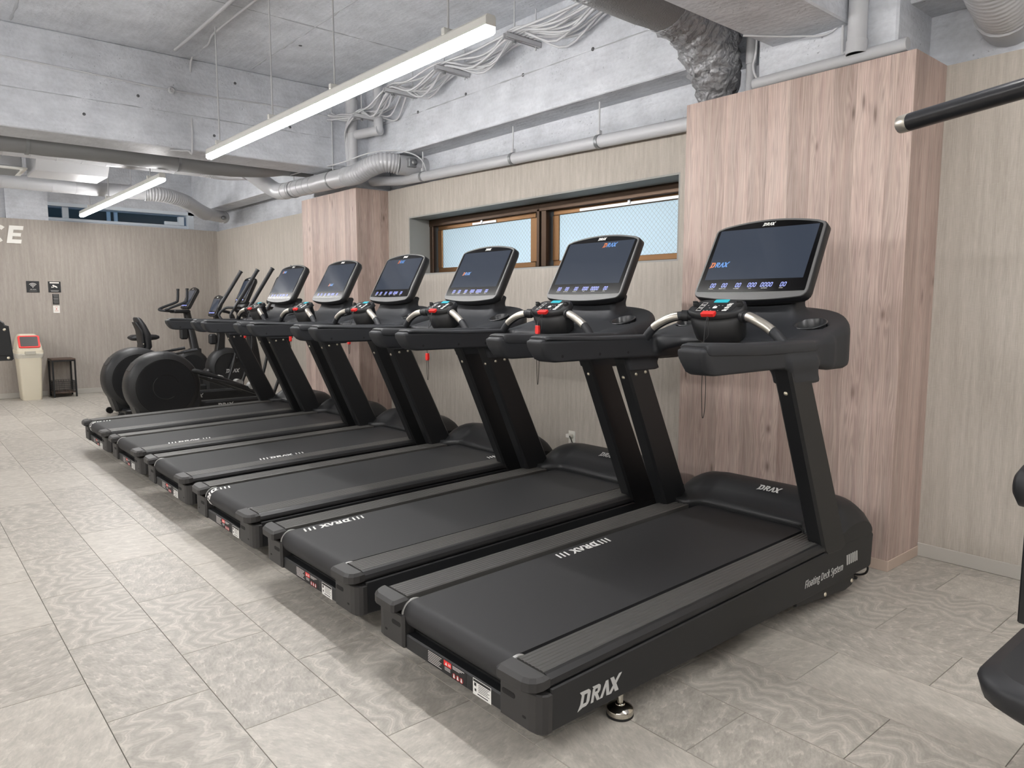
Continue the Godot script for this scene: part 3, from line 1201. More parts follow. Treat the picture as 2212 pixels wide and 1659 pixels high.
# six readouts of slanted seven-segment noughts, and their words
func readouts(parent: Node) -> void:
	var n := [2, 2, 2, 3, 4, 2]
	var at := [-0.183, -0.124, -0.054, 0.014, 0.083, 0.160]
	var words := ["INCLINE", "HEART RATE", "CALORIES", "TIME", "DISTANCE", "SPEED"]
	for k in 6:
		var mb := MB.new()
		for i in n[k]:
			var x0: float = at[k] + (i - (n[k] - 1) / 2.0) * 0.0145
			for s in [[-0.0042, -0.0088, -0.0042, -0.0008], [-0.0042, 0.0008, -0.0042, 0.0088], [0.0042, -0.0088, 0.0042, -0.0008], [0.0042, 0.0008, 0.0042, 0.0088], [-0.0036, -0.0094, 0.0036, -0.0094], [-0.0036, 0.0094, 0.0036, 0.0094]]:
				var a := Vector2(s[0], s[1])
				var b := Vector2(s[2], s[3])
				var nn := (b - a).orthogonal().normalized() * 0.0012
				var p := PackedVector2Array()
				for q in [a + nn, b + nn, b - nn, a - nn]:
					p.append(Vector2(x0 + q.x + q.y * 0.18, 0.0585 + q.y))
				mb.ext(p, Transform3D(), 0.0046, 0.0051)
		part("readout", mb, M.led_digit, parent)
		var t := part("readout_word", text(words[k], 0.0042, 0.0004), M.print_white, parent)
		t.position = Vector3(at[k] - 0.006, 0.0415, 0.0048)

func mirror_x(mb: MB) -> MB:
	var o := MB.new()
	o.U = mb.U.duplicate()
	o.G = mb.G.duplicate()
	for i in range(0, mb.P.size(), 3):
		for k in [0, 2, 1]:
			o.P.append(mb.P[i + k] * Vector3(-1, 1, 1))
	return o

func sided(called: String, mb: MB, m: Material, parent: Node) -> Array:
	return [part(called, mb, m, parent), part(called, mirror_x(mb), m, parent)]

func make_treadmill() -> Node3D:
	var t := thing("treadmill", "", "treadmill")
	var ZY := Transform3D(Basis(Vector3(0, 0, 1), Vector3(0, 1, 0), Vector3(1, 0, 0)), Vector3.ZERO)   # (u, v, w) = (z, y, x)
	var XZ := Transform3D(Basis(Vector3(1, 0, 0), Vector3(0, 0, 1), Vector3(0, 1, 0)), Vector3.ZERO)   # (x, z, y)
	# lower body
	var side := PackedVector2Array([Vector2(0.955, 0.098), Vector2(0.957, 0.222), Vector2(-0.55, 0.2555), Vector2(-0.985, 0.262), Vector2(-1.0, 0.248), Vector2(-0.990, 0.112), Vector2(-0.975, 0.103)])
	for o in sided("side_cover", MB.new().ext(side, ZY, 0.30, 0.424, 0.004), M.plastic, t):
		pass
	var ch := MB.new()
	ch.bx(-0.31, 0.31, 0.102, 0.148, -0.97, 0.95)
	ch.bx(-0.31, 0.31, 0.148, 0.255, -0.985, -0.75)
	for s in [-1.0, 1.0]:
		ch.bx(s * 0.285, s * 0.30, 0.148, 0.225, -0.75, 0.93)
	part("chassis", ch, M.gap, t)
	part("rear_crossbar", MB.new().bx(-0.305, 0.305, 0.092, 0.146, 0.95, 0.988, 0.005), M.plastic, t)
	# rear corner blocks, with a slot and a hole
	var blk := PackedVector2Array([Vector2(0.252, 0.955), Vector2(0.427, 0.955), Vector2(0.428, 0.972), Vector2(0.420, 0.986), Vector2(0.404, 0.996), Vector2(0.380, 1.0), Vector2(0.262, 1.0), Vector2(0.252, 0.992)])
	var pair := sided("rear_corner", MB.new().ext(blk, XZ, 0.094, 0.211, 0.004, false, 0.008), M.cap, t)
	for i in 2:
		var s := 1.0 - 2.0 * i
		part("slot", MB.new().ext(rrect(-0.028, 0.028, -0.008, 0.008, 0.0075), Transform3D(Basis(), Vector3(s * 0.296, 0.174, 1.0)), -0.004, 0.0006), M.gap, pair[i])
		part("hole", MB.new().ext(rrect(-0.008, 0.008, -0.004, 0.004, 0.0038), Transform3D(Basis(), Vector3(s * 0.362, 0.132, 0.9995)), -0.004, 0.0006), M.gap, pair[i])
	# foot rails with ribs, their dark outer edge and end caps
	var top := PackedVector2Array([Vector2(0.288, -0.03), Vector2(0.288, -0.002), Vector2(0.291, 0.0)])
	for k in 7:
		var x := 0.2925 + k * 0.0151
		for q in [[0.0, -0.0006], [0.0014, 0.0013], [0.0106, 0.0013], [0.0120, -0.0006]]:
			top.append(Vector2(x + q[0], q[1]))
	top.append(Vector2(0.399, 0.0))
	top.append(Vector2(0.399, -0.03))
	var RT := Transform3D(Basis(Vector3(1, 0, 0), Vector3(0, 1, 0), Vector3(0, -SLOPE, 1)), Vector3(0, 0.262 + 0.97 * SLOPE, 0))
	sided("foot_rail", MB.new().ext(top, RT, -0.64, 0.962), M.rail, t)
	var edge := PackedVector2Array([Vector2(0.399, -0.034), Vector2(0.3992, -0.0005), Vector2(0.408, -0.003), Vector2(0.421, -0.014), Vector2(0.424, -0.026), Vector2(0.420, -0.034)])
	sided("rail_edge", MB.new().ext(edge, RT, -0.64, 0.962), M.rail_side, t)
	var capp := PackedVector2Array([Vector2(0.270, 0.962), Vector2(0.425, 0.962), Vector2(0.4255, 0.985), Vector2(0.418, 1.006), Vector2(0.402, 1.020), Vector2(0.380, 1.027), Vector2(0.282, 1.029), Vector2(0.270, 1.022)])
	sided("rail_cap", MB.new().ext(capp, Transform3D(Basis(Vector3(1, 0, 0), Vector3(0, -0.10, 1), Vector3(0, 1, 0)), Vector3(0, 0.10 * 0.962, 0)), 0.226, 0.2655, 0.010, false, 0.005), M.cap, t)
	# belt over its rollers
	var bp := PackedVector2Array()
	for k in 30:
		bp.append(belt_point(lerpf(-0.04, 1.645, k / 29.0), 0.0))
	for k in range(1, 15):
		bp.append(belt_point(1.645 + PI * 0.046 * k / 14.0, 0.0))
	bp.append(Vector2(-0.74, rail_y(-0.74) - 0.10))
	part("running_belt", MB.new().ext(bp, ZY, -0.264, 0.264, 0.0, true), M.belt, t)
	var rl := MB.new()
	var ry := rail_y(0.945) - 0.054
	rl.lathe([Vector2(0, -0.274), Vector2(0.046, -0.274), Vector2(0.046, -0.274), Vector2(0.0485, -0.272), Vector2(0.0485, -0.266), Vector2(0.0485, -0.266), Vector2(0.043, -0.2645), Vector2(0.043, 0.2645), Vector2(0.0485, 0.266), Vector2(0.0485, 0.266), Vector2(0.0485, 0.272), Vector2(0.046, 0.274), Vector2(0.046, 0.274), Vector2(0, 0.274)], Transform3D(Basis(Vector3(0, 1, 0), Vector3(1, 0, 0), Vector3(0, 0, 1)), Vector3(0, ry, 0.945)), 28)
	part("rear_roller", rl, M.roller, t)
	# stickers on the rear crossbar
	var lb := part("warning_label", MB.new().bx(-0.125, 0.085, 0.097, 0.142, 0.9878, 0.9886), M.print_black, t)
	part("warning_patch", MB.new().bx(-0.033, 0.007, 0.124, 0.141, 0.9886, 0.9889), M.red, lb)
	var ln := MB.new()
	for k in 7:
		ln.bx(-0.121, -0.045 - 0.006 * (k % 3), 0.1372 - k * 0.0056, 0.1388 - k * 0.0056, 0.9886, 0.9888)
	for k in 3:
		ln.bx(0.014, 0.074 - 0.012 * k, 0.1372 - k * 0.0042, 0.1386 - k * 0.0042, 0.9886, 0.9888)
		ln.bx(-0.028, 0.002, 0.1186 - k * 0.0042, 0.1198 - k * 0.0042, 0.9886, 0.9888)
	for k in 2:
		ln.bx(-0.008 + k * 0.007, -0.004 + k * 0.007, 0.128, 0.136, 0.9889, 0.989)
	ln.ext(PackedVector2Array([Vector2(-0.026, 0.127), Vector2(-0.014, 0.127), Vector2(-0.020, 0.138)]), Transform3D(), 0.9889, 0.989)
	for k in 3:
		var cx := 0.022 + k * 0.019
		ln.ext(PackedVector2Array([Vector2(cx - 0.005, 0.102), Vector2(cx + 0.004, 0.102), Vector2(cx + 0.001, 0.113), Vector2(cx - 0.003, 0.114)]), Transform3D(), 0.9886, 0.9888)
	part("warning_print", ln, M.print_white, lb)
	var rg := MB.new()
	for k in 3:
		var ring := []
		for i in 16:
			ring.append(Vector3(0.022 + k * 0.019 + 0.0078 * cos(TAU * i / 16), 0.108 + 0.0078 * sin(TAU * i / 16), 0.9887))
		rg.tube(ring, 0.0007, 4, false, true)
	part("prohibition_ring", rg, M.red, lb)
	var rp := part("rating_plate", MB.new().bx(0.118, 0.204, 0.093, 0.143, 0.9878, 0.9886), M.sticker, t)
	var rk := MB.new()
	rk.bx(0.120, 0.202, 0.134, 0.1415, 0.9886, 0.9889)
	for k in 5:
		rk.bx(0.144, 0.196 - 0.007 * (k % 2), 0.1285 - k * 0.0052, 0.1302 - k * 0.0052, 0.9886, 0.9888)
	rk.bx(0.124, 0.134, 0.121, 0.131, 0.9886, 0.9888)
	rk.bx(0.126, 0.134, 0.105, 0.113, 0.9886, 0.9888)
	rk.bx(0.140, 0.190, 0.0985, 0.1015, 0.9886, 0.9888)
	part("rating_print", rk, M.print_black, rp)
	# motor hood
	var rings := []
	var prof := [[0.0, 0.0], [0.01, 0.10], [0.12, 0.37], [0.25, 0.66], [0.36, 0.86], [0.45, 0.955], [0.54, 0.995], [0.66, 1.0], [0.78, 0.93], [0.88, 0.76], [0.95, 0.50], [0.985, 0.27], [1.0, 0.06]]
	for k in 37:
		var x := lerpf(-0.4235, 0.4235, k / 36.0)
		var ax := absf(x)
		var zr := lerpf(-0.695, -0.615, smoothstep(0.245, 0.30, ax))
		var f := 1.0 if ax < 0.29 else sqrt(maxf(0.0, 1.0 - pow((ax - 0.29) / 0.137, 2.0))) * 0.76 + 0.24
		var yb := 0.263
		var R := PackedVector3Array()
		for q in prof:
			var z := lerpf(zr, -1.0 + 0.02 * (1.0 - f), q[0])
			var low := maxf(yb, rail_y(zr) + 0.006 if q[0] < 0.05 else yb)
			R.append(Vector3(x, low + q[1] * 0.158 * f, z))
		R.append(Vector3(x, yb - 0.004, -0.985))
		R.append(Vector3(x, yb - 0.004, zr))
		rings.append(R)
	var hood := part("motor_hood", MB.new().loft(rings), M.plastic, t)
	var hl := part("hood_mark", mark(0.030, 0.0008, [0, 1, 2, 3]), M.print_grey, hood)
	hl.transform = Transform3D(Basis(Vector3(1, 0, 0), Vector3(0, 0.56, -0.828), Vector3(0, 0.828, 0.56)), Vector3(0.03, 0.4045, -0.806))
	var lip := MB.new()
	var lp := []
	for k in 25:
		var x := lerpf(-0.40, 0.40, k / 24.0)
		var zr := lerpf(-0.695, -0.615, smoothstep(0.245, 0.30, absf(x)))
		lp.append(Vector3(x, rail_y(zr) + 0.0045, zr + 0.003))
	lip.tube(lp, 0.0018, 6)
	part("hood_lip", lip, M.plastic, hood)
	# uprights
	var up := PackedVector2Array([Vector2(-0.556, 0.262), Vector2(-0.216, 1.02), Vector2(-0.366, 1.02), Vector2(-0.745, 0.252), Vector2(-0.70, 0.235), Vector2(-0.58, 0.240)])
	pair = sided("upright", MB.new().ext(up, ZY, 0.354, 0.4255, 0.010, false, 0.010), M.steel_black, t)
	for i in 2:
		var s := 1.0 - 2.0 * i
		for b in [[Vector3(s * 0.392, 0.925, -0.258), Vector3(0, -0.41, 0.91)], [Vector3(s * 0.354, 0.940, -0.300), Vector3(-s, 0, 0)], [Vector3(s * 0.354, 0.947, -0.365), Vector3(-s, 0, 0)]]:
			var up2: Vector3 = b[1]
			var bs := Basis(up2.cross(Vector3(0.3, 1, 0.2)).normalized(), up2, Vector3.ZERO)
			bs.z = bs.x.cross(bs.y)
			part("bolt", MB.new().lathe([Vector2(0.0085, -0.002), Vector2(0.0085, 0.001), Vector2(0.006, 0.004), Vector2(0.003, 0.0052), Vector2(0, 0.0055)], Transform3D(bs, b[0]), 12), M.bolt, pair[i])
	# console with arms
	var con := part("console", nets(console_sdf, Vector3(-0.445, 0.93, -0.86), Vector3(0.445, 1.335, 0.335), 0.0115), M.soft, t)
	for s in [-1.0, 1.0]:
		part("cup_holder", MB.new().lathe([Vector2(0.064, 0.002), Vector2(0.061, 0.006), Vector2(0.0575, 0.003), Vector2(0.052, -0.065), Vector2(0.052, -0.065), Vector2(0, -0.067)], Transform3D(Basis(Vector3.RIGHT, 0.333), Vector3(s * 0.295, 1.173, -0.61)), 32), M.cup, con)
		var pad := MB.new()
		var pr := []
		for z in [0.285, 0.278, 0.262, -0.05, -0.40, -0.43]:
			var k: float = 0.55 if z > 0.283 else (0.85 if z > 0.27 else (1.0 if z > -0.42 else 0.7))
			var R := PackedVector3Array()
			for q in [[-0.053, 0.0], [0.0535, -0.024], [0.0552, -0.020], [0.0530, 0.006], [0.044, 0.0155], [-0.038, 0.0165], [-0.050, 0.012], [-0.0550, 0.002]]:
				R.append(Vector3(s * 0.369 + s * q[0] * (0.9 + 0.1 * k), 1.100 + q[1] * k + (0.012 if z > 0.2 else 0.0), z))
			pr.append(R)
		part("arm_pad", pad.loft(pr), M.soft, con)
		part("port_panel", MB.new().box(Vector3(s * 0.06, 1.268, -0.620), Vector3(0.09, 0.018, 0.006), 0.003, Basis(Vector3.RIGHT, -0.46)), M.cap, con)
		for z in [0.20, -0.02, -0.20]:
			part("screw_hole", MB.new().lathe([Vector2(0.0065, -0.002), Vector2(0.0065, 0.0008), Vector2(0.0065, 0.0008), Vector2(0, 0.0008)], Transform3D(Basis(Vector3(0, 1, 0), Vector3(-s, 0, 0), Vector3(0, 0, 1)), Vector3(s * 0.3165, 1.045, z)), 10), M.gap, con)
	# handlebars with metal pulse grips
	for s in [-1.0, 1.0]:
		var hp := curve([Vector3(s * 0.10, 1.195, -0.395), Vector3(s * 0.145, 1.205, -0.365), Vector3(s * 0.21, 1.190, -0.340), Vector3(s * 0.285, 1.150, -0.335), Vector3(s * 0.335, 1.098, -0.335), Vector3(s * 0.355, 1.06, -0.338)], 5)
		var hb := part("handlebar", MB.new().tube(hp, 0.0195, 12), M.soft, t)
		var gp := []
		for k in range(7, 16):
			gp.append(hp[k] + Vector3(0, 0.0015, 0.0015))
		part("pulse_grip", MB.new().tube(gp, 0.0195, 14), M.grip, hb, "brushed metal pulse grip")
		part("collar", MB.new().tube([hp[4], hp[6]], 0.0245, 12), M.plastic, hb)
	# control panel
	var PT := Transform3D(Basis(Vector3(1, 0, 0), Vector3(0, 0.507, -0.862), Vector3(0, 0.862, 0.507)), Vector3(0, 1.247, -0.388))
	var po := PackedVector2Array()
	for q in [[-0.085, -0.060], [-0.04, -0.071], [0.0, -0.074], [0.04, -0.071], [0.085, -0.060], [0.118, -0.046], [0.130, -0.030], [0.130, -0.008], [0.122, 0.022], [0.108, 0.042], [0.085, 0.052], [0.04, 0.057], [0.0, 0.058], [-0.04, 0.057], [-0.085, 0.052], [-0.108, 0.042], [-0.122, 0.022], [-0.130, -0.008], [-0.130, -0.030], [-0.118, -0.046]]:
		po.append(Vector2(q[0], q[1]))
	var pm := MB.new().ext(po, PT, -0.022, 0.0, 0.006, true)
	var pb := []
	for q in [[1.0, 0.0, 0.0, -0.022], [0.985, 0.0, -0.003, -0.028], [0.965, -0.030, -0.008, -0.004], [0.90, -0.095, -0.030, 0.0], [0.86, -0.122, -0.042, 0.0], [0.78, -0.135, -0.052, 0.0], [0.55, -0.140, -0.060, 0.0]]:
		var R := PackedVector3Array()
		for p in po:
			R.append(PT * Vector3(p.x * q[0], p.y * q[0], q[3]) + Vector3(0, q[1], q[2]))
		pb.append(R)
	pm.loft(pb)
	var panel := part("control_panel", pm, M.plastic, t)
	var pf := func(called: String, u0: float, u1: float, v0: float, v1: float, w0: float, w1: float, m: Material) -> void:
		part(called, MB.new().ext(rrect(u0, u1, v0, v1, minf(u1 - u0, v1 - v0) * 0.18, 2), PT, w0, w1, 0.0004), m, panel)
	pf.call("panel_screen", -0.034, 0.034, 0.026, 0.050, -0.001, 0.0012, M.lcd_cyan)
	pf.call("overlay", -0.088, 0.092, -0.048, 0.022, -0.001, 0.0006, M.gloss)
	pf.call("stop_button", -0.012, 0.006, -0.022, -0.006, 0.0, 0.0016, M.print_white)
	for k in 3:
		for q in [[0.0, 0.024, 0.018, 0.0184], [0.0, 0.024, 0.0, 0.0012], [0.0, 0.0012, 0.0, 0.0184], [0.0228, 0.024, 0.0, 0.0184]]:
			pf.call("button_outline", -0.082 + q[0], -0.082 + q[1], -0.040 + k * 0.023 + q[2] - 0.001, -0.040 + k * 0.023 + q[3], 0.0, 0.0011, M.print_white)
		for c in 2:
			pf.call("button", 0.044 + c * 0.004, 0.066 + c * 0.002, -0.042 + k * 0.022 + c * 0.0105, -0.034 + k * 0.022 + c * 0.0095, 0.0, 0.0013, [M.print_white, M.print_grey][c])
	for c in 5:
		for r in 3:
			if (c * 3 + r) % 4 != 1:
				pf.call("symbol", -0.046 + c * 0.017, -0.040 + c * 0.017, -0.040 + r * 0.02, -0.0375 + r * 0.02, 0.0, 0.0010, M.print_grey)
	for s in [-1.0, 1.0]:
		var kb := MB.new().lathe([Vector2(0.0135, 0.0), Vector2(0.0125, 0.012), Vector2(0.009, 0.015), Vector2(0, 0.0155)], Transform3D(PT.basis * Basis(Vector3.RIGHT, PI / 2), PT * Vector3(s * 0.106, 0.004, -0.001)), 16)
		kb.box(PT * Vector3(s * 0.106, 0.004, 0.015), Vector3(0.024, 0.006, 0.010), 0.002, PT.basis)
		part("toggle_knob", kb, M.gap, panel)
	pf.call("safety_key", -0.032, 0.032, -0.083, -0.058, -0.004, 0.010, M.red)
	# display
	var dn := Node3D.new()
	dn.name = "display"
	t.add_child(dn)
	dn.transform = display_t()
	var ol := outline_display()
	part("display_shell", MB.new().ext(ol, Transform3D(), -0.062, 0.0, 0.005, true, 0.022), M.steel_black, dn)
	var tmp := MB.new()
	part("bezel", MB.new().ext(tmp.inset(ol, 0.003), Transform3D(), -0.001, 0.003, 0.0022, true), M.bezel, dn)
	var gl := PackedVector2Array()
	for p in tmp.inset(ol, 0.0135):
		gl.append(Vector2(p.x, maxf(p.y, 0.0285 - 0.004 * (1.0 - pow(p.x / 0.26, 2)))))
	part("display_glass", MB.new().ext(gl, Transform3D(), 0.0, 0.0044, 0.0006), M.gloss, dn)
	part("lcd_screen", MB.new().bx(-0.2385, 0.2385, 0.088, 0.348, 0.003, 0.0048), M.lcd_screen, dn)
	var bm := part("bezel_mark", mark(0.0155, 0.0006, [0, 1, 2, 3]), M.print_white, dn)
	bm.position = Vector3(0.0, 0.3665, 0.0046)
	readouts(dn)
	# feet and front carriage
	for s in [-1.0, 1.0]:
		var ft := Vector3(s * 0.376, 0, 0.62)
		var foot := part("leveling_foot", MB.new().lathe([Vector2(0.041, 0.008), Vector2(0.0415, 0.022), Vector2(0.039, 0.026), Vector2(0.022, 0.034), Vector2(0.015, 0.036), Vector2(0.015, 0.036), Vector2(0.015, 0.041), Vector2(0.0095, 0.041), Vector2(0.0095, 0.041), Vector2(0.0095, 0.12), Vector2(0, 0.12)], Transform3D(Basis(), ft), 28), M.chrome, t)
		part("rubber_sole", MB.new().lathe([Vector2(0, 0.0), Vector2(0.040, 0.0), Vector2(0.042, 0.002), Vector2(0.042, 0.008), Vector2(0, 0.008)], Transform3D(Basis(), ft), 28), M.gap, foot)
		var carr := PackedVector2Array([Vector2(-0.36, 0.112), Vector2(-0.37, 0.080), Vector2(-0.78, 0.042), Vector2(-0.84, 0.050), Vector2(-0.862, 0.080), Vector2(-0.85, 0.115)])
		var cr := part("lift_carriage", MB.new().ext(carr, ZY, s * 0.375, s * 0.412, 0.003), M.plastic, t)
		for z in [-0.60, -0.835]:
			part("bolt", MB.new().lathe([Vector2(0.009, -0.002), Vector2(0.009, 0.002), Vector2(0.005, 0.005), Vector2(0, 0.005)], Transform3D(Basis(Vector3(0, 1, 0), Vector3(s, 0, 0), Vector3(0, 0, 1)), Vector3(s * 0.412, 0.072, z)), 10), M.bolt, cr)
		part("transport_wheel", MB.new().lathe([Vector2(0, -0.014), Vector2(0.036, -0.014), Vector2(0.036, -0.014), Vector2(0.040, -0.010), Vector2(0.040, 0.010), Vector2(0.036, 0.014), Vector2(0.036, 0.014), Vector2(0, 0.014)], Transform3D(Basis(Vector3(0, 1, 0), Vector3(1, 0, 0), Vector3(0, 0, 1)), Vector3(s * 0.325, 0.040, -0.80)), 20), M.gap, t)
	# side lettering on both covers
	for s in [1.0, -1.0]:
		var face := Basis(Vector3(0, 0, -s), Vector3(0, 1, 0), Vector3(s, 0, 0))
		var sm := part("side_mark", mark(0.047, 0.0008, [0, 1, 2, 3]), M.print_grey, t)
		sm.transform = Transform3D(face, Vector3(s * 0.4243, 0.149, 0.762 if s > 0 else 0.762))
		var fd := part("side_words", text("Floating Deck System", 0.030), M.print_grey, t)
		fd.transform = Transform3D(Basis(face.x * 0.80, face.y + face.x * 0.16, face.z), Vector3(s * 0.4245, 0.164, -0.565))
		var st := MB.new()
		for k in 6:
			var x := k * 0.0175
			st.ext(PackedVector2Array([Vector2(x, -0.022), Vector2(x + 0.010, -0.022), Vector2(x + 0.004, 0.022), Vector2(x - 0.006, 0.022)]), Transform3D(), 0.0, 0.0008)
		var sp := part("side_stripes", st, M.print_grey, t)
		sp.transform = Transform3D(face, Vector3(s * 0.4243, 0.184, -0.755 if s > 0 else -0.845))
	return t

# the red safety clip on its black cord, hanging from the key at the panel's edge
func lanyard(t: Node3D, clip_y: float, loop_y: float, dx: float) -> void:
	var mb := MB.new()
	var z := -0.262
	var a := Vector3(0.0, 1.203, -0.318)
	var c := Vector3(dx, clip_y, z)
	mb.tube(curve([a, Vector3(dx * 0.4, lerpf(1.2, clip_y, 0.3), -0.285), Vector3(dx * 0.9, lerpf(1.2, clip_y, 0.7), z), c + Vector3(0, 0.02, 0)], 5), 0.0014, 5)
	mb.tube(curve([a + Vector3(0.003, 0, 0), Vector3(0.020, 1.16, -0.30), Vector3(0.026, 1.125, -0.29), Vector3(0.006, 1.10, -0.285), Vector3(dx * 0.6, 1.085, -0.275)], 5), 0.0012, 5)
	if loop_y < clip_y:
		mb.tube(curve([c + Vector3(-0.006, -0.018, 0), Vector3(dx - 0.008, lerpf(clip_y, loop_y, 0.4), z), Vector3(dx - 0.004, lerpf(clip_y, loop_y, 0.8), z), Vector3(dx + 0.001, loop_y, z), Vector3(dx + 0.009, lerpf(clip_y, loop_y, 0.85), z), Vector3(dx + 0.012, lerpf(clip_y, loop_y, 0.4), z), c + Vector3(0.008, -0.018, 0)], 5), 0.0015, 5)
	var o := part("safety_cord", mb, M.cord, t)
	var cl := MB.new()
	cl.ext(PackedVector2Array([Vector2(-0.011, 0.022), Vector2(-0.013, -0.012), Vector2(-0.009, -0.022), Vector2(0.009, -0.022), Vector2(0.013, -0.012), Vector2(0.011, 0.022)]), Transform3D(Basis(), c), -0.008, 0.008, 0.002, false, 0.002)
	part("clip", cl, M.red, o, "red plastic clip")

func treadmills() -> void:
	var proto := make_treadmill()
	var labels := [
		"black treadmill nearest the camera, standing before the wide oak column",
		"black treadmill second from the camera, its display before the right-hand window pane",
		"black treadmill third from the camera, its display before the left-hand window pane",
		"black treadmill fourth from the camera, its display beside the left end of the window",
		"black treadmill fifth from the camera, its display before the far oak column",
		"black treadmill farthest from the camera, next to the elliptical trainers"]
	# belt prints: [distance along belt, side, direction]; display logos: [u, v, height]; cord: [clip, loop, dx]
	var prints := [[[0.86, -0.222, 1.0]], [[1.455, -0.222, 1.0]], [[1.72, -0.222, 1.0], [-0.03, 0.215, -1.0]], [[1.045, 0.222, -1.0]], [[1.32, 0.222, -1.0]], [[1.68, -0.222, 1.0]]]
	var logos := [[-0.185, 0.166, 0.026], [0.075, 0.325, 0.026], [-0.125, 0.19, 0.022], [-0.03, 0.325, 0.024], [-0.03, 0.15, 0.022], [-0.15, 0.315, 0.022]]
	var cords := [[0.995, 0.79, 0.03], [1.124, 0.845, 0.03], [0.933, 0.79, 0.03], [0.99, 0.90, 0.03], [0.973, 0.90, 0.03], [0.966, 0.91, 0.03]]
	var bpm := belt_print()
	for i in 6:
		var t: Node3D = proto
		if i:
			t = proto.duplicate()
			t.name = numbered("treadmill")
			add_child(t)
		t.position = Vector3(-1.775 - 0.999 * i, 0, -2.25)
		tag(t, labels[i], "treadmill", "treadmills in a row along the window wall")
	for i in 6:
		var t: Node3D = get_node("treadmill" if i == 0 else "treadmill_%03d" % i)
		var belt := t.get_node("running_belt")
		for p in prints[i]:
			part("belt_print", wrap_print(bpm, p[0], p[1], p[2]), M.print_white, belt)
		var d := t.get_node("display")
		var l: Array = logos[i]
		for q in [["logo_initial", [0], M.led_orange], ["logo_letters", [1, 2, 3], M.led_blue]]:
			var o := part(q[0], mark(l[2], 0.0004, q[1]), q[2], d)
			o.position = Vector3(l[0], l[1], 0.0049)
		lanyard(t, cords[i][0], cords[i][1], cords[i][2])
		# power lead from the front of the machine
		var z := -1.0
		part("power_lead", MB.new().tube(curve([Vector3(0.33, 0.125, -0.99), Vector3(0.36, 0.10, -1.05), Vector3(0.37, 0.05, -1.09), Vector3(0.33, 0.009, -1.10), Vector3(0.20, 0.008, -1.06), Vector3(0.26, 0.009, -1.02), Vector3(0.34, 0.010, -1.05), Vector3(0.12, 0.008, -1.14)], 5), 0.005, 6), M.cord, t)

# ---------------------------------------------------------------- ceiling services
func corrugated(pts: Array, r: float, pitch := 0.02) -> MB:
	var c := Curve3D.new()
	for p in pts:
		c.add_point(p)
	var n := int(c.get_baked_length() / pitch) * 4
	var path := []
	var rr := []
	for k in n + 1:
		path.append(c.sample_baked(c.get_baked_length() * k / n, true))
		rr.append(r + 0.0055 * cos(k * PI / 2) + 0.001)
	return MB.new().tube(path, rr, 20)

func spiral(t: Node, a: Vector3, b: Vector3, r: float, step := 0.16) -> void:
	part("duct_run", MB.new().tube([a, b], r, 24), M.duct_paint, t)
	var d := (b - a).normalized()
	var n := int(a.distance_to(b) / step)
	for k in range(1, n):
		var p := a + d * step * k
		part("seam", MB.new().tube([p - d * 0.004, p + d * 0.004], r + 0.003, 24), M.duct_paint, t)

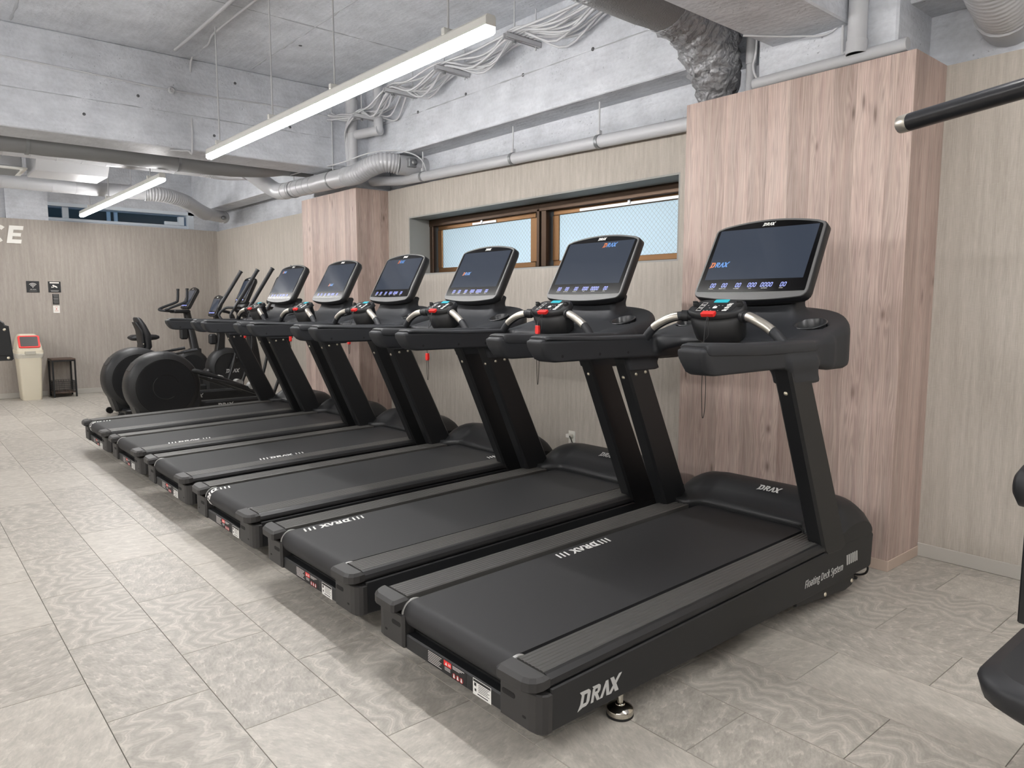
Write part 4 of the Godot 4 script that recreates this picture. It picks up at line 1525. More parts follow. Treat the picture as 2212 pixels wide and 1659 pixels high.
func ceiling_services() -> void:
	# big foil-lagged duct, running at right angles to the window wall and dipping behind the oak column
	var t := thing("lagged_duct", "large dark foil-wrapped duct bending down behind the near oak column", "duct", Vector3(-2.45, 2.80, 0))
	var path := []
	var rr := []
	var rng := RandomNumberGenerator.new()
	rng.seed = 9
	var key := [Vector3(0, 0.0, 1.8), Vector3(0, 0, -1.0), Vector3(0, 0, -2.6), Vector3(0, 0, -3.14), Vector3(0, -0.04, -3.36), Vector3(-0.01, -0.15, -3.50), Vector3(-0.02, -0.28, -3.58), Vector3(-0.03, -0.38, -3.625), Vector3(-0.03, -0.47, -3.65)]
	var kr := [0.165, 0.165, 0.165, 0.165, 0.166, 0.158, 0.135, 0.105, 0.075]
	part("lagged_run", lumpy(key.slice(0, 4), kr.slice(0, 4), 0.006, 24, rng, 0.12), M.lagging_cloth, t)
	part("lagged_elbow", lumpy(key.slice(3), kr.slice(3), 0.020, 28, rng, 0.025), M.foil, t)
	for z in [-0.2, -1.4, -2.55, -3.12]:
		part("foil_tape", MB.new().tube([Vector3(0, 0, z - 0.02), Vector3(0, 0, z + 0.02)], 0.169, 24), M.foil, t)
	for z in [0.4, -2.2]:
		part("hanger", MB.new().tube([Vector3(0, 0.165, z), Vector3(0, CEIL - 2.80, z)], 0.006, 6), M.conduit, t)

	# supply duct above the far oak column: elbow, spiral run, flexible jog, damper
	t = thing("spiral_duct", "grey spiral duct with flexible elbow passing above the far oak column", "duct", Vector3(0, 0, 0))
	part("elbow", MB.new().tube(bend([Vector3(-8.12, 2.72, -3.10), Vector3(-8.05, 2.50, -3.42), Vector3(-7.80, 2.482, -3.42)], 0.16, 10), 0.088, 22), M.duct_paint, t)
	spiral(t, Vector3(-7.80, 2.482, -3.42), Vector3(-6.95, 2.466, -3.42), 0.085, 0.14)
	part("duct_run", MB.new().tube([Vector3(-6.95, 2.466, -3.42), Vector3(-6.42, 2.456, -3.42)], 0.087, 22), M.duct_paint, t)
	part("flexible_section", corrugated(curve([Vector3(-6.42, 2.456, -3.42), Vector3(-6.25, 2.458, -3.43), Vector3(-6.08, 2.515, -3.49), Vector3(-5.98, 2.545, -3.57), Vector3(-5.93, 2.535, -3.68)], 8), 0.086, 0.026), M.duct_paint, t)
	part("spigot", MB.new().tube([Vector3(-5.93, 2.53, -3.67), Vector3(-5.90, 2.53, -3.96)], 0.09, 22), M.duct_paint, t)
	var dm := part("damper_box", MB.new().bx(-5.86, -5.80, 2.50, 2.58, -3.80, -3.72, 0.004), M.galvanised, t)
	part("damper_dial", MB.new().lathe([Vector2(0, 0.0), Vector2(0.03, 0.0), Vector2(0.03, 0.008), Vector2(0, 0.010)], Transform3D(Basis(Vector3(0, 1, 0), Vector3(1, 0, 0), Vector3(0, 0, 1)), Vector3(-5.80, 2.545, -3.775)), 16), M.galvanised, dm)
	for x in [-7.6, -6.7]:
		part("hanger_rod", MB.new().tube([Vector3(x, 2.55, -3.42), Vector3(x, CEIL, -3.42)], 0.0055, 6), M.conduit, t)
		part("duct_strap", MB.new().tube([Vector3(x - 0.012, 2.48 - (x + 7.8) * 0.018, -3.42), Vector3(x + 0.012, 2.48 - (x + 7.8) * 0.018, -3.42)], 0.0905, 22), M.galvanised, t)
	# ducts on the far side of the cross beam
	t = thing("insulated_duct", "dark grey insulated duct running beside the far cross beam", "duct")
	part("lagged_run", lumpy([Vector3(-7.46, 2.615, 3.0), Vector3(-7.46, 2.615, -1.2), Vector3(-7.46, 2.615, -2.7), Vector3(-7.50, 2.685, -3.25), Vector3(-7.58, 2.72, -3.68)], [0.105, 0.105, 0.105, 0.10, 0.10], 0.004, 20, rng, 0.12), mat("lagging", c8(132, 132, 133), 0.5), t)
	for z in [0.2, -1.0, -2.2]:
		part("pipe_strap", MB.new().tube([Vector3(-7.46, 2.612, z - 0.012), Vector3(-7.46, 2.612, z + 0.012)], 0.111, 20), M.galvanised, t)
		part("hanger_rod", MB.new().tube([Vector3(-7.46, 2.72, z), Vector3(-7.46, CEIL, z)], 0.005, 6), M.conduit, t)
	t = thing("spiral_duct", "higher pale spiral duct above the far pendant light, beside the insulated duct", "duct", Vector3(-8.62, 2.77, 0), 0.0)
	spiral(t, Vector3(0, 0, 3.0), Vector3(0, 0, -2.75), 0.10, 0.22)
	part("flexible_section", corrugated(curve([Vector3(0, 0, -2.75), Vector3(0, -0.01, -2.9), Vector3(0.12, -0.03, -3.02), Vector3(0.36, -0.05, -3.10), Vector3(0.52, -0.07, -3.12)], 6), 0.092, 0.02), M.duct_paint, t)
	for z in [0.6, -1.0, -2.4]:
		part("hanger_rod", MB.new().tube([Vector3(0, 0.1, z), Vector3(0, CEIL - 2.77, z)], 0.005, 6), M.conduit, t)
	t = thing("spiral_duct", "lower pale spiral duct behind the far pendant light, ending in a ribbed elbow", "duct", Vector3(-10.0, 2.62, 0), 0.0)
	spiral(t, Vector3(0, 0, 3.0), Vector3(0, 0, -2.55), 0.082, 0.24)
	part("flexible_section", corrugated(curve([Vector3(0, 0, -2.55), Vector3(0, 0, -2.75), Vector3(-0.16, -0.03, -3.05), Vector3(-0.55, -0.09, -3.38), Vector3(-0.75, -0.10, -3.52)], 8), 0.086, 0.030), M.duct_paint, t)
	part("spigot", MB.new().tube([Vector3(-0.74, -0.10, -3.51), Vector3(-1.02, -0.10, -3.86)], 0.084, 20), M.duct_paint, t)
	part("end_collar", MB.new().tube([Vector3(-0.99, -0.10, -3.82), Vector3(-1.03, -0.10, -3.87)], 0.09, 20), M.duct_paint, t)
	part("damper_dial", MB.new().lathe([Vector2(0, 0.0), Vector2(0.03, 0.0), Vector2(0.03, 0.02), Vector2(0, 0.022)], Transform3D(Basis(Vector3(0, 1, 0), Vector3(1, 0, 0), Vector3(0, 0, 1)), Vector3(-0.85, -0.13, -3.80)), 12), M.galvanised, t)
	for z in [0.0, -1.3, -2.4]:
		part("hanger_rod", MB.new().tube([Vector3(0, 0.08, z), Vector3(0, CEIL - 2.62, z)], 0.005, 6), M.conduit, t)
	# short flexible duct at the right
	t = thing("flexible_duct", "grey flexible duct entering the wall above the right-hand wallpaper", "duct")
	part("flexible_section", corrugated(curve([Vector3(-1.04, 2.98, -2.75), Vector3(-1.07, 2.82, -3.05), Vector3(-1.10, 2.66, -3.35), Vector3(-1.13, 2.58, -3.62), Vector3(-1.15, 2.55, -3.84)], 8), 0.118, 0.028), M.duct_paint, t)
	part("collar", MB.new().tube([Vector3(-1.15, 2.55, -3.82), Vector3(-1.16, 2.54, -3.96)], 0.13, 22), M.duct_paint, t)
	part("upper_run", MB.new().tube([Vector3(-1.04, 2.98, -2.77), Vector3(-1.0, 3.08, -2.3), Vector3(-1.0, 3.1, 0.5)], 0.12, 22), M.duct_paint, t)

	# drain pipe along the top of the wallpaper
	t = thing("drain_pipe", "long grey drain pipe sloping along the top of the window wall", "pipe")
	part("pipe_run", MB.new().tube(bend([Vector3(-6.44, 2.44, -3.70), Vector3(-6.28, 2.43, -3.72), Vector3(-6.08, 2.418, -3.815), Vector3(-2.58, 2.345, -3.815)], 0.10, 6), 0.043, 16), M.pipe_paint, t)
	for x in [-5.72, -4.46, -3.55, -2.72]:
		var y: float = 2.418 - (x + 6.08) * 0.0209
		part("pipe_clip", MB.new().tube([Vector3(x - 0.014, y, -3.815), Vector3(x + 0.014, y, -3.815)], 0.048, 16), M.galvanised, t)
		part("hanger_rod", MB.new().tube([Vector3(x, y + 0.04, -3.815), Vector3(x, 2.632, -3.815)], 0.006, 6), M.conduit, t)
		part("hanger_nut", MB.new().bx(x - 0.014, x + 0.014, y + 0.045, y + 0.075, -3.83, -3.80, 0.003), M.conduit, t)
	single("pipe", MB.new().tube([Vector3(-2.20, 2.397, -3.541), Vector3(-1.44, 2.405, -3.541)], 0.029, 14), M.pipe_paint, "grey pipe lying along the top edge of the near oak column", "pipe")
	t = thing("riser_pipe", "fat grey vertical pipe rising behind the top of the near oak column", "pipe", Vector3(-1.66, 2.41, -3.52))
	part("pipe_run", MB.new().tube([Vector3(0, 0, 0), Vector3(0, CEIL - 2.41, 0)], 0.042, 18), M.pipe_paint, t)
	part("pipe_joint", MB.new().tube([Vector3(0, 0.0, 0), Vector3(0, 0.06, 0)], 0.047, 18), M.pipe_paint, t)
	t = thing("riser_pipe", "thin grey vertical pipe beside the foil-wrapped duct", "pipe", Vector3(-2.27, 2.41, -3.62))
	part("pipe_run", MB.new().tube([Vector3(0, -0.1, 0), Vector3(0, CEIL - 2.41, 0)], 0.026, 14), M.pipe_paint, t)
	part("pipe_joint", MB.new().tube([Vector3(0, 0.12, 0), Vector3(0, 0.30, 0)], 0.030, 14), M.pipe_paint, t)
	t = thing("riser_pipe", "wrapped vertical pipe on the concrete above the far oak column", "pipe", Vector3(-6.47, 2.56, -3.515))
	part("pipe_run", MB.new().tube([Vector3(0, 0, 0), Vector3(0, CEIL - 2.56, 0)], 0.046, 16), M.pipe_paint, t)
	part("loose_wrap", lumpy([Vector3(0.0, 0.32, 0.0), Vector3(0.004, 0.45, 0.004), Vector3(0.0, 0.62, 0.0)], [0.050, 0.054, 0.058], 0.008, 16, rng, 0.03), M.pipe_paint, t)
	t = thing("elbow_pipe", "short grey pipe with an elbow joining the wrapped vertical pipe", "pipe", Vector3(-6.13, 2.86, -3.60))
	part("pipe_run", MB.new().tube(bend([Vector3(0, CEIL - 2.86, 0), Vector3(0, 0.0, 0), Vector3(-0.30, -0.0, 0.06)], 0.03, 4), 0.043, 16), M.pipe_paint, t)
	part("pipe_cap", MB.new().tube([Vector3(0.02, -0.0, -0.004), Vector3(-0.05, 0.0, 0.01)], 0.049, 16), M.pipe_paint, t)

	# strut brackets carrying the cables
	var bx := [-3.20, -4.02, -4.86, -5.62, -6.17]
	var by := [3.11, 3.108, 3.095, 3.09, 2.985]
	for i in 5:
		t = thing("strut_bracket", ["slotted steel strut carrying grey cables beside the foil-wrapped duct", "slotted steel strut carrying grey cables near the bright end of the long pendant light", "steel strut carrying grey cables behind the middle of the long pendant light", "steel strut carrying grey cables, third from the far oak column's pipes", "steel strut carrying grey cables, closest to the wrapped vertical pipe"][i], "bracket", Vector3(bx[i], by[i], -3.53), 0.0, "cable struts along the wall beam")
		var ch := MB.new()
		ch.bx(-0.02, 0.02, -0.003, 0.0, -0.155, 0.165)
		ch.bx(-0.02, -0.017, -0.038, 0.0, -0.155, 0.165)
		ch.bx(0.017, 0.02, -0.038, 0.0, -0.155, 0.165)
		ch.bx(-0.02, -0.010, -0.038, -0.035, -0.155, 0.165)
		ch.bx(0.010, 0.02, -0.038, -0.035, -0.155, 0.165)
		part("channel", ch, M.conduit, t)
		part("rod", MB.new().tube([Vector3(0, -0.06, 0.08), Vector3(0, CEIL - by[i], 0.08)], 0.0055, 6), M.conduit, t)
		part("nut", MB.new().bx(-0.011, 0.011, -0.055, -0.038, 0.069, 0.091, 0.002), M.galvanised, t)
		part("rod", MB.new().tube([Vector3(0, -0.06, -0.12), Vector3(0, CEIL - by[i], -0.12)], 0.0055, 6), M.conduit, t)
	var bun := thing("cable_bundle", "sagging bundle of grey cables along the wall beam", "cables")
	for k in 13:
		var z0 := -3.42 - 0.019 * k * 0.9
		var pts := []
		pts.append(Vector3(-1.4, 3.15, z0))
		pts.append(Vector3(-2.6, 3.14 + rng.randf_range(-0.02, 0.02), z0))
		for i in 5:
			var lay := 0.008 + 0.016 * (k % 2)
			pts.append(Vector3(bx[i], by[i] + lay, -3.41 - 0.021 * (k / 2) * 1.6 + rng.randf_range(-0.004, 0.004)))
			if i < 4:
				pts.append(Vector3((bx[i] + bx[i + 1]) / 2 + rng.randf_range(-0.08, 0.08), (by[i] + by[i + 1]) / 2 - rng.randf_range(0.0, 0.13), z0 + rng.randf_range(-0.04, 0.06)))
		if k < 4:
			pts.append(Vector3(-6.42, 2.96 - k * 0.02, -3.44 + k * 0.006))
			pts.append(Vector3(-6.545 - k * 0.012, 2.78, -3.50))
			pts.append(Vector3(-6.55 - k * 0.012, 2.56, -3.52))
		else:
			pts.append(Vector3(-6.50, 3.02 + rng.randf_range(-0.05, 0.03), -3.44 + rng.randf_range(-0.02, 0.03)))
			pts.append(Vector3(-6.68, 3.04 + rng.randf_range(-0.03, 0.05), -3.40 + rng.randf_range(-0.02, 0.04)))
		part("cable", MB.new().tube(curve(pts, 5), 0.0085, 6), M.cable, bun)

	# conduits
	var cd := [
		[[Vector3(-4.9, 3.322, -2.085), Vector3(-5.90, 3.322, -2.07), Vector3(-6.25, 3.322, -2.12), Vector3(-6.70, 3.30, -2.125), Vector3(-6.706, 2.60, -2.11), Vector3(-6.72, 2.562, -2.07), Vector3(-6.78, 2.562, -1.95)], 0.009, "grey conduit crossing the ceiling and dropping down the far cross beam"],
		[[Vector3(-1.7, 3.32, -1.90), Vector3(-5.2, 3.32, -1.954), Vector3(-6.54, 3.32, -1.954)], 0.013, "straight grey conduit on the ceiling near the far cross beam"],
		[[Vector3(-6.706, 3.09, 2.5), Vector3(-6.706, 3.07, -0.77), Vector3(-6.706, 3.04, -1.96), Vector3(-6.706, 3.066, -2.84), Vector3(-6.706, 3.05, -3.50)], 0.006, "thin cable running level along the face of the far cross beam"],
		[[Vector3(-2.12, 2.565, -3.30), Vector3(-1.95, 2.562, -3.50), Vector3(-1.80, 2.56, -3.562), Vector3(-1.69, 2.70, -3.562), Vector3(-1.62, 3.0, -3.562)], 0.005, "thin white cable crossing under the near cross beam"],
		[[Vector3(-2.21, 3.2, -3.57), Vector3(-2.215, 2.62, -3.575), Vector3(-2.225, 2.50, -3.565), Vector3(-2.19, 2.42, -3.56), Vector3(-2.12, 2.385, -3.555)], 0.006, "looping cable hanging beside the thin vertical pipe"],
		[[Vector3(-1.745, 3.2, -3.555), Vector3(-1.745, 2.50, -3.555), Vector3(-1.72, 2.44, -3.545), Vector3(-1.70, 2.37, -3.545)], 0.007, "cable running down beside the fat vertical pipe"],
		[[Vector3(-7.5, 2.60, -3.33), Vector3(-7.0, 2.60, -3.36), Vector3(-6.5, 2.585, -3.38), Vector3(-6.1, 2.64, -3.50), Vector3(-5.86, 2.64, -3.66), Vector3(-5.72, 2.56, -3.80), Vector3(-5.70, 2.37, -3.858)], 0.006, "thin cable draped over the spiral duct down to the wallpaper"]]
	for c in cd:
		single("conduit", MB.new().tube(curve(c[0], 5), c[1], 8), M.conduit, c[2], "conduit")
	single("ceiling_sensor", MB.new().lathe([Vector2(0, 0), Vector2(0.028, 0), Vector2(0.03, 0.012), Vector2(0.018, 0.024), Vector2(0.018, 0.024), Vector2(0.012, 0.012), Vector2(0, 0.012)], Transform3D(Basis(Vector3(0, 1, 0), Vector3(1, 0, 0), Vector3(0, 0, 1)), Vector3(-6.715, 3.04, -1.96)), 16), M.conduit, "small round fitting on the face of the far cross beam", "sensor")
	# air outlet box at the left
	t = thing("air_outlet", "square white air outlet with slats hanging at the left edge", "air vent", Vector3(-9.3, 2.62, -0.95))
	part("outlet_box", MB.new().bx(-0.22, 0.22, 0.02, 0.14, -0.22, 0.22, 0.01), M.duct_paint, t)
	part("grille_frame", MB.new().bx(-0.26, 0.26, 0.0, 0.02, -0.26, 0.26, 0.006), M.housing, t)
	for k in 9:
		part("slat", MB.new().box(Vector3(-0.18 + k * 0.045, -0.004, 0), Vector3(0.03, 0.003, 0.40), 0.001, Basis(Vector3.BACK, 0.5)), M.galvanised, t)
	part("outlet_neck", MB.new().tube([Vector3(0, 0.13, 0), Vector3(0, 0.71, 0)], 0.10, 18), M.duct_paint, t)
	t = thing("duct_box", "tapered white duct box joined to the higher spiral duct", "duct", Vector3(-9.13, 2.60, -1.55))
	part("box_shell", MB.new().ext(PackedVector2Array([Vector2(-0.30, 0.0), Vector2(0.24, 0.0), Vector2(0.34, 0.10), Vector2(0.34, 0.26), Vector2(-0.30, 0.26)]), Transform3D(Basis(), Vector3.ZERO), -0.36, 0.30, 0.004), M.duct_paint, t)
	part("hanger_rod", MB.new().tube([Vector3(-0.2, 0.26, 0), Vector3(-0.2, CEIL - 2.60, 0)], 0.005, 6), M.conduit, t)
	part("hanger_rod", MB.new().tube([Vector3(0.1, 0.26, 0), Vector3(0.1, CEIL - 2.60, 0)], 0.005, 6), M.conduit, t)

# a lagged tube whose skin is uneven
func lumpy(pts: Array, rad: Array, amp: float, n: int, rng: RandomNumberGenerator, step: float) -> MB:
	var rings := []
	var nz := noise(6.0, rng.randi_range(1, 999), 3)
	nz.frequency = 5.0
	var path := []
	var rr := []
	for i in pts.size() - 1:
		var m := maxi(1, int(pts[i].distance_to(pts[i + 1]) / step))
		for k in m:
			var t := float(k) / m
			var a: Vector3 = pts[maxi(i - 1, 0)]
			var d: Vector3 = pts[mini(i + 2, pts.size() - 1)]
			path.append(pts[i].cubic_interpolate(pts[i + 1], a, d, t))
			rr.append(lerpf(rad[i], rad[i + 1], t))
	path.append(pts[pts.size() - 1])
	rr.append(rad[rad.size() - 1])
	var up := Vector3.UP
	for k in path.size():
		var tg: Vector3 = (path[mini(k + 1, path.size() - 1)] - path[maxi(k - 1, 0)]).normalized()
		if k == 0 and absf(tg.y) > 0.9:
			up = Vector3.RIGHT
		var x := up.cross(tg).normalized()
		var y := tg.cross(x)
		up = y
		var R := PackedVector3Array()
		for i in n:
			var an := TAU * i / n
			var dir := x * cos(an) + y * sin(an)
			var q: Vector3 = path[k] + dir * rr[k]
			R.append(path[k] + dir * (rr[k] + amp * nz.get_noise_3d(q.x * 3.0, q.y * 3.0, q.z * 3.0) * 1.6))
		rings.append(R)
	return MB.new().loft(rings)

# ---------------------------------------------------------------- other machines
func disc(r: float, w0: float, w1: float, at: Vector3, bev: float) -> MB:
	# a thick disc across x with rounded rims
	return MB.new().lathe([Vector2(0, w0), Vector2(r - bev * 1.4, w0), Vector2(r - bev * 1.4, w0), Vector2(r - bev * 0.4, w0 + bev * 0.3), Vector2(r, w0 + bev), Vector2(r, w1 - bev), Vector2(r - bev * 0.4, w1 - bev * 0.3), Vector2(r - bev * 1.4, w1), Vector2(r - bev * 1.4, w1), Vector2(0, w1)], Transform3D(Basis(Vector3(0, 1, 0), Vector3(1, 0, 0), Vector3(0, 0, 1)), at), 48)

func ring_x(r: float, tr: float, at: Vector3, n := 36, a0 := 0.0, a1 := TAU) -> MB:
	var p := []
	for k in n + 1:
		var a := lerpf(a0, a1, float(k) / n)
		p.append(at + Vector3(0, r * sin(a), r * cos(a)))
	return MB.new().tube(p, tr, 6)

func small_display(parent: Node, at: Vector3, tilt: float, w: float, h: float) -> void:
	var d := Node3D.new()
	d.name = "display"
	parent.add_child(d)
	d.transform = Transform3D(Basis(Vector3.RIGHT, -tilt), at)
	var ol := PackedVector2Array()
	for k in 9:
		var u := lerpf(w / 2 - 0.02, -w / 2 + 0.02, k / 8.0)
		ol.append(Vector2(u, h - 0.03 + 0.03 * (1.0 - pow(u / (w / 2), 2))))
	ol.append(Vector2(-w / 2, h - 0.05))
	ol.append(Vector2(-w / 2, 0.02))
	ol.append(Vector2(-w / 2 + 0.02, 0))
	ol.append(Vector2(w / 2 - 0.02, 0))
	ol.append(Vector2(w / 2, 0.02))
	ol.append(Vector2(w / 2, h - 0.05))
	part("display_shell", MB.new().ext(ol, Transform3D(), -0.055, 0.0, 0.006, false, 0.02), M.plastic, d)
	var tmp := MB.new()
	part("display_glass", MB.new().ext(tmp.inset(ol, 0.016), Transform3D(), -0.001, 0.002, 0.0), M.gloss, d)
	part("lcd_screen", MB.new().bx(-w / 2 + 0.03, w / 2 - 0.03, 0.07, h - 0.055, 0.0, 0.003), M.lcd_screen, d)
	var mk := part("bezel_mark", mark(0.012, 0.0005, [0, 1, 2, 3]), M.print_white, d)
	mk.position = Vector3(0, h - 0.035, 0.002)
	for k in 5:
		part("readout", MB.new().bx(-w / 2 + 0.035 + k * (w - 0.08) / 5, -w / 2 + 0.035 + k * (w - 0.08) / 5 + 0.02, 0.035, 0.052, 0.0, 0.003), M.led_digit, d)

func elliptical(x: float, label: String) -> void:
	var t := thing("elliptical_trainer", label, "elliptical trainer", Vector3(x, 0, -2.14), 0.0, "elliptical trainers behind the treadmills")
	# drive housing at the back: a big upright disc with a foot
	var hs := disc(0.355, -0.15, 0.15, Vector3(0, 0.41, 0), 0.05)
	hs.ext(PackedVector2Array([Vector2(0.34, 0.36), Vector2(0.25, 0.06), Vector2(-0.30, 0.06), Vector2(-0.36, 0.20), Vector2(-0.345, 0.36)]), Transform3D(Basis(Vector3(0, 0, 1), Vector3(0, 1, 0), Vector3(1, 0, 0)), Vector3.ZERO), -0.13, 0.13, 0.03, false, 0.03)
	var h := part("drive_housing", hs, M.plastic, t)
	for s in [-1.0, 1.0]:
		part("side_disc", disc(0.284, s * 0.146, s * 0.154, Vector3(0, 0.41, 0), 0.004), M.steel_black, h)
		part("disc_ring", ring_x(0.285, 0.004, Vector3(s * 0.153, 0.41, 0)), M.gap, h)
		part("inner_arc", ring_x(0.125, 0.003, Vector3(s * 0.157, 0.41, 0), 24, -2.2, 0.9), M.cap, h)
		part("inner_arc", ring_x(0.125, 0.003, Vector3(s * 0.157, 0.41, 0), 24, 1.2, 2.8), M.gap, h)
	part("top_handle", MB.new().box(Vector3(0, 0.62, 0.285), Vector3(0.16, 0.012, 0.10), 0.004, Basis(Vector3.RIGHT, 0.95)), M.cap, h)
	# base
	var bs := MB.new()
	bs.bx(-0.07, 0.07, 0.06, 0.22, -1.45, -0.2, 0.02)
	bs.bx(-0.30, 0.30, 0.03, 0.09, 0.10, 0.20, 0.012)
	bs.bx(-0.30, 0.30, 0.03, 0.10, -1.50, -1.38, 0.012)
	part("base_frame", bs, M.steel_black, t)
	for s in [-1.0, 1.0]:
		part("transport_wheel", disc(0.035, s * 0.26, s * 0.30, Vector3(0, 0.035, 0.24), 0.008), M.gap, t)
		part("leveling_foot", MB.new().lathe([Vector2(0, 0), Vector2(0.03, 0), Vector2(0.03, 0.015), Vector2(0.012, 0.02), Vector2(0.012, 0.05), Vector2(0, 0.05)], Transform3D(Basis(), Vector3(s * 0.25, 0, -1.44)), 14), M.gap, t)
		part("leveling_foot", MB.new().lathe([Vector2(0, 0), Vector2(0.03, 0), Vector2(0.03, 0.015), Vector2(0.012, 0.02), Vector2(0.012, 0.05), Vector2(0, 0.05)], Transform3D(Basis(), Vector3(s * 0.22, 0, 0.13)), 14), M.gap, t)
		var bm := part("base_mark", mark(0.045, 0.0008, [0, 1, 2, 3]), M.print_grey, t)
		bm.transform = Transform3D(Basis(Vector3(0, 0, -s), Vector3(0, 1, 0), Vector3(s, 0, 0)), Vector3(s * 0.0705, 0.165, -0.62))
		# pedal arm from the disc down to the front, with its pedal
		var pa := MB.new()
		pa.tube(curve([Vector3(s * 0.10, 0.56, -0.22), Vector3(s * 0.15, 0.54, -0.36), Vector3(s * 0.20, 0.36, -0.78), Vector3(s * 0.20, 0.22, -1.12)], 5), 0.024, 10)
		var arm := part("pedal_arm", pa, M.steel_black, t)
		part("pedal", MB.new().box(Vector3(s * 0.20, 0.43, -0.58), Vector3(0.14, 0.025, 0.34), 0.01, Basis(Vector3.RIGHT, -0.28)), M.plastic, arm)
		part("ramp_roller", disc(0.04, s * 0.15, s * 0.25, Vector3(0, 0.37, -0.86), 0.008), M.spray_grey, arm)
		# moving handle
		var mh := MB.new()
		mh.tube(curve([Vector3(s * 0.22, 0.26, -1.10), Vector3(s * 0.26, 0.70, -1.24), Vector3(s * 0.27, 1.10, -1.22), Vector3(s * 0.275, 1.18, -1.06), Vector3(s * 0.275, 1.24, -1.06), Vector3(s * 0.275, 1.45, -1.20)], 6), 0.018, 10)
		var hd := part("moving_handle", mh, M.steel_black, t)
		part("handle_grip", MB.new().tube([Vector3(s * 0.275, 1.27, -1.085), Vector3(s * 0.275, 1.66, -1.335), Vector3(s * 0.275, 1.672, -1.343)], [0.0225, 0.0225, 0.028], 12), M.soft, hd)
		var fg := part("fixed_handle", MB.new().tube(curve([Vector3(s * 0.08, 1.20, -1.22), Vector3(s * 0.16, 1.21, -1.10), Vector3(s * 0.20, 1.12, -1.02), Vector3(s * 0.15, 1.02, -1.08)], 5), 0.016, 10), M.soft, t)
	# mast and console
	part("mast", MB.new().loft([box_ring(Vector3(0, 0.12, -1.42), 0.07, 0.07), box_ring(Vector3(0, 0.7, -1.36), 0.055, 0.05), box_ring(Vector3(0, 1.20, -1.28), 0.05, 0.045)], true, true, false), M.steel_black, t)
	part("console_body", MB.new().loft([box_ring(Vector3(0, 1.10, -1.24), 0.08, 0.05), box_ring(Vector3(0, 1.22, -1.24), 0.14, 0.06), box_ring(Vector3(0, 1.28, -1.28), 0.15, 0.03)], true, true, true), M.plastic, t)
	small_display(t, Vector3(0, 1.27, -1.20), 0.45, 0.34, 0.36)

func box_ring(c: Vector3, hx: float, hz: float) -> PackedVector3Array:
	var o := PackedVector3Array()
	var ch := 0.25
	for q in [[-1.0, -1.0 + ch], [-1.0 + ch, -1.0], [1.0 - ch, -1.0], [1.0, -1.0 + ch], [1.0, 1.0 - ch], [1.0 - ch, 1.0], [-1.0 + ch, 1.0], [-1.0, 1.0 - ch]]:
		o.append(c + Vector3(q[0] * hx, 0, q[1] * hz))
	return o

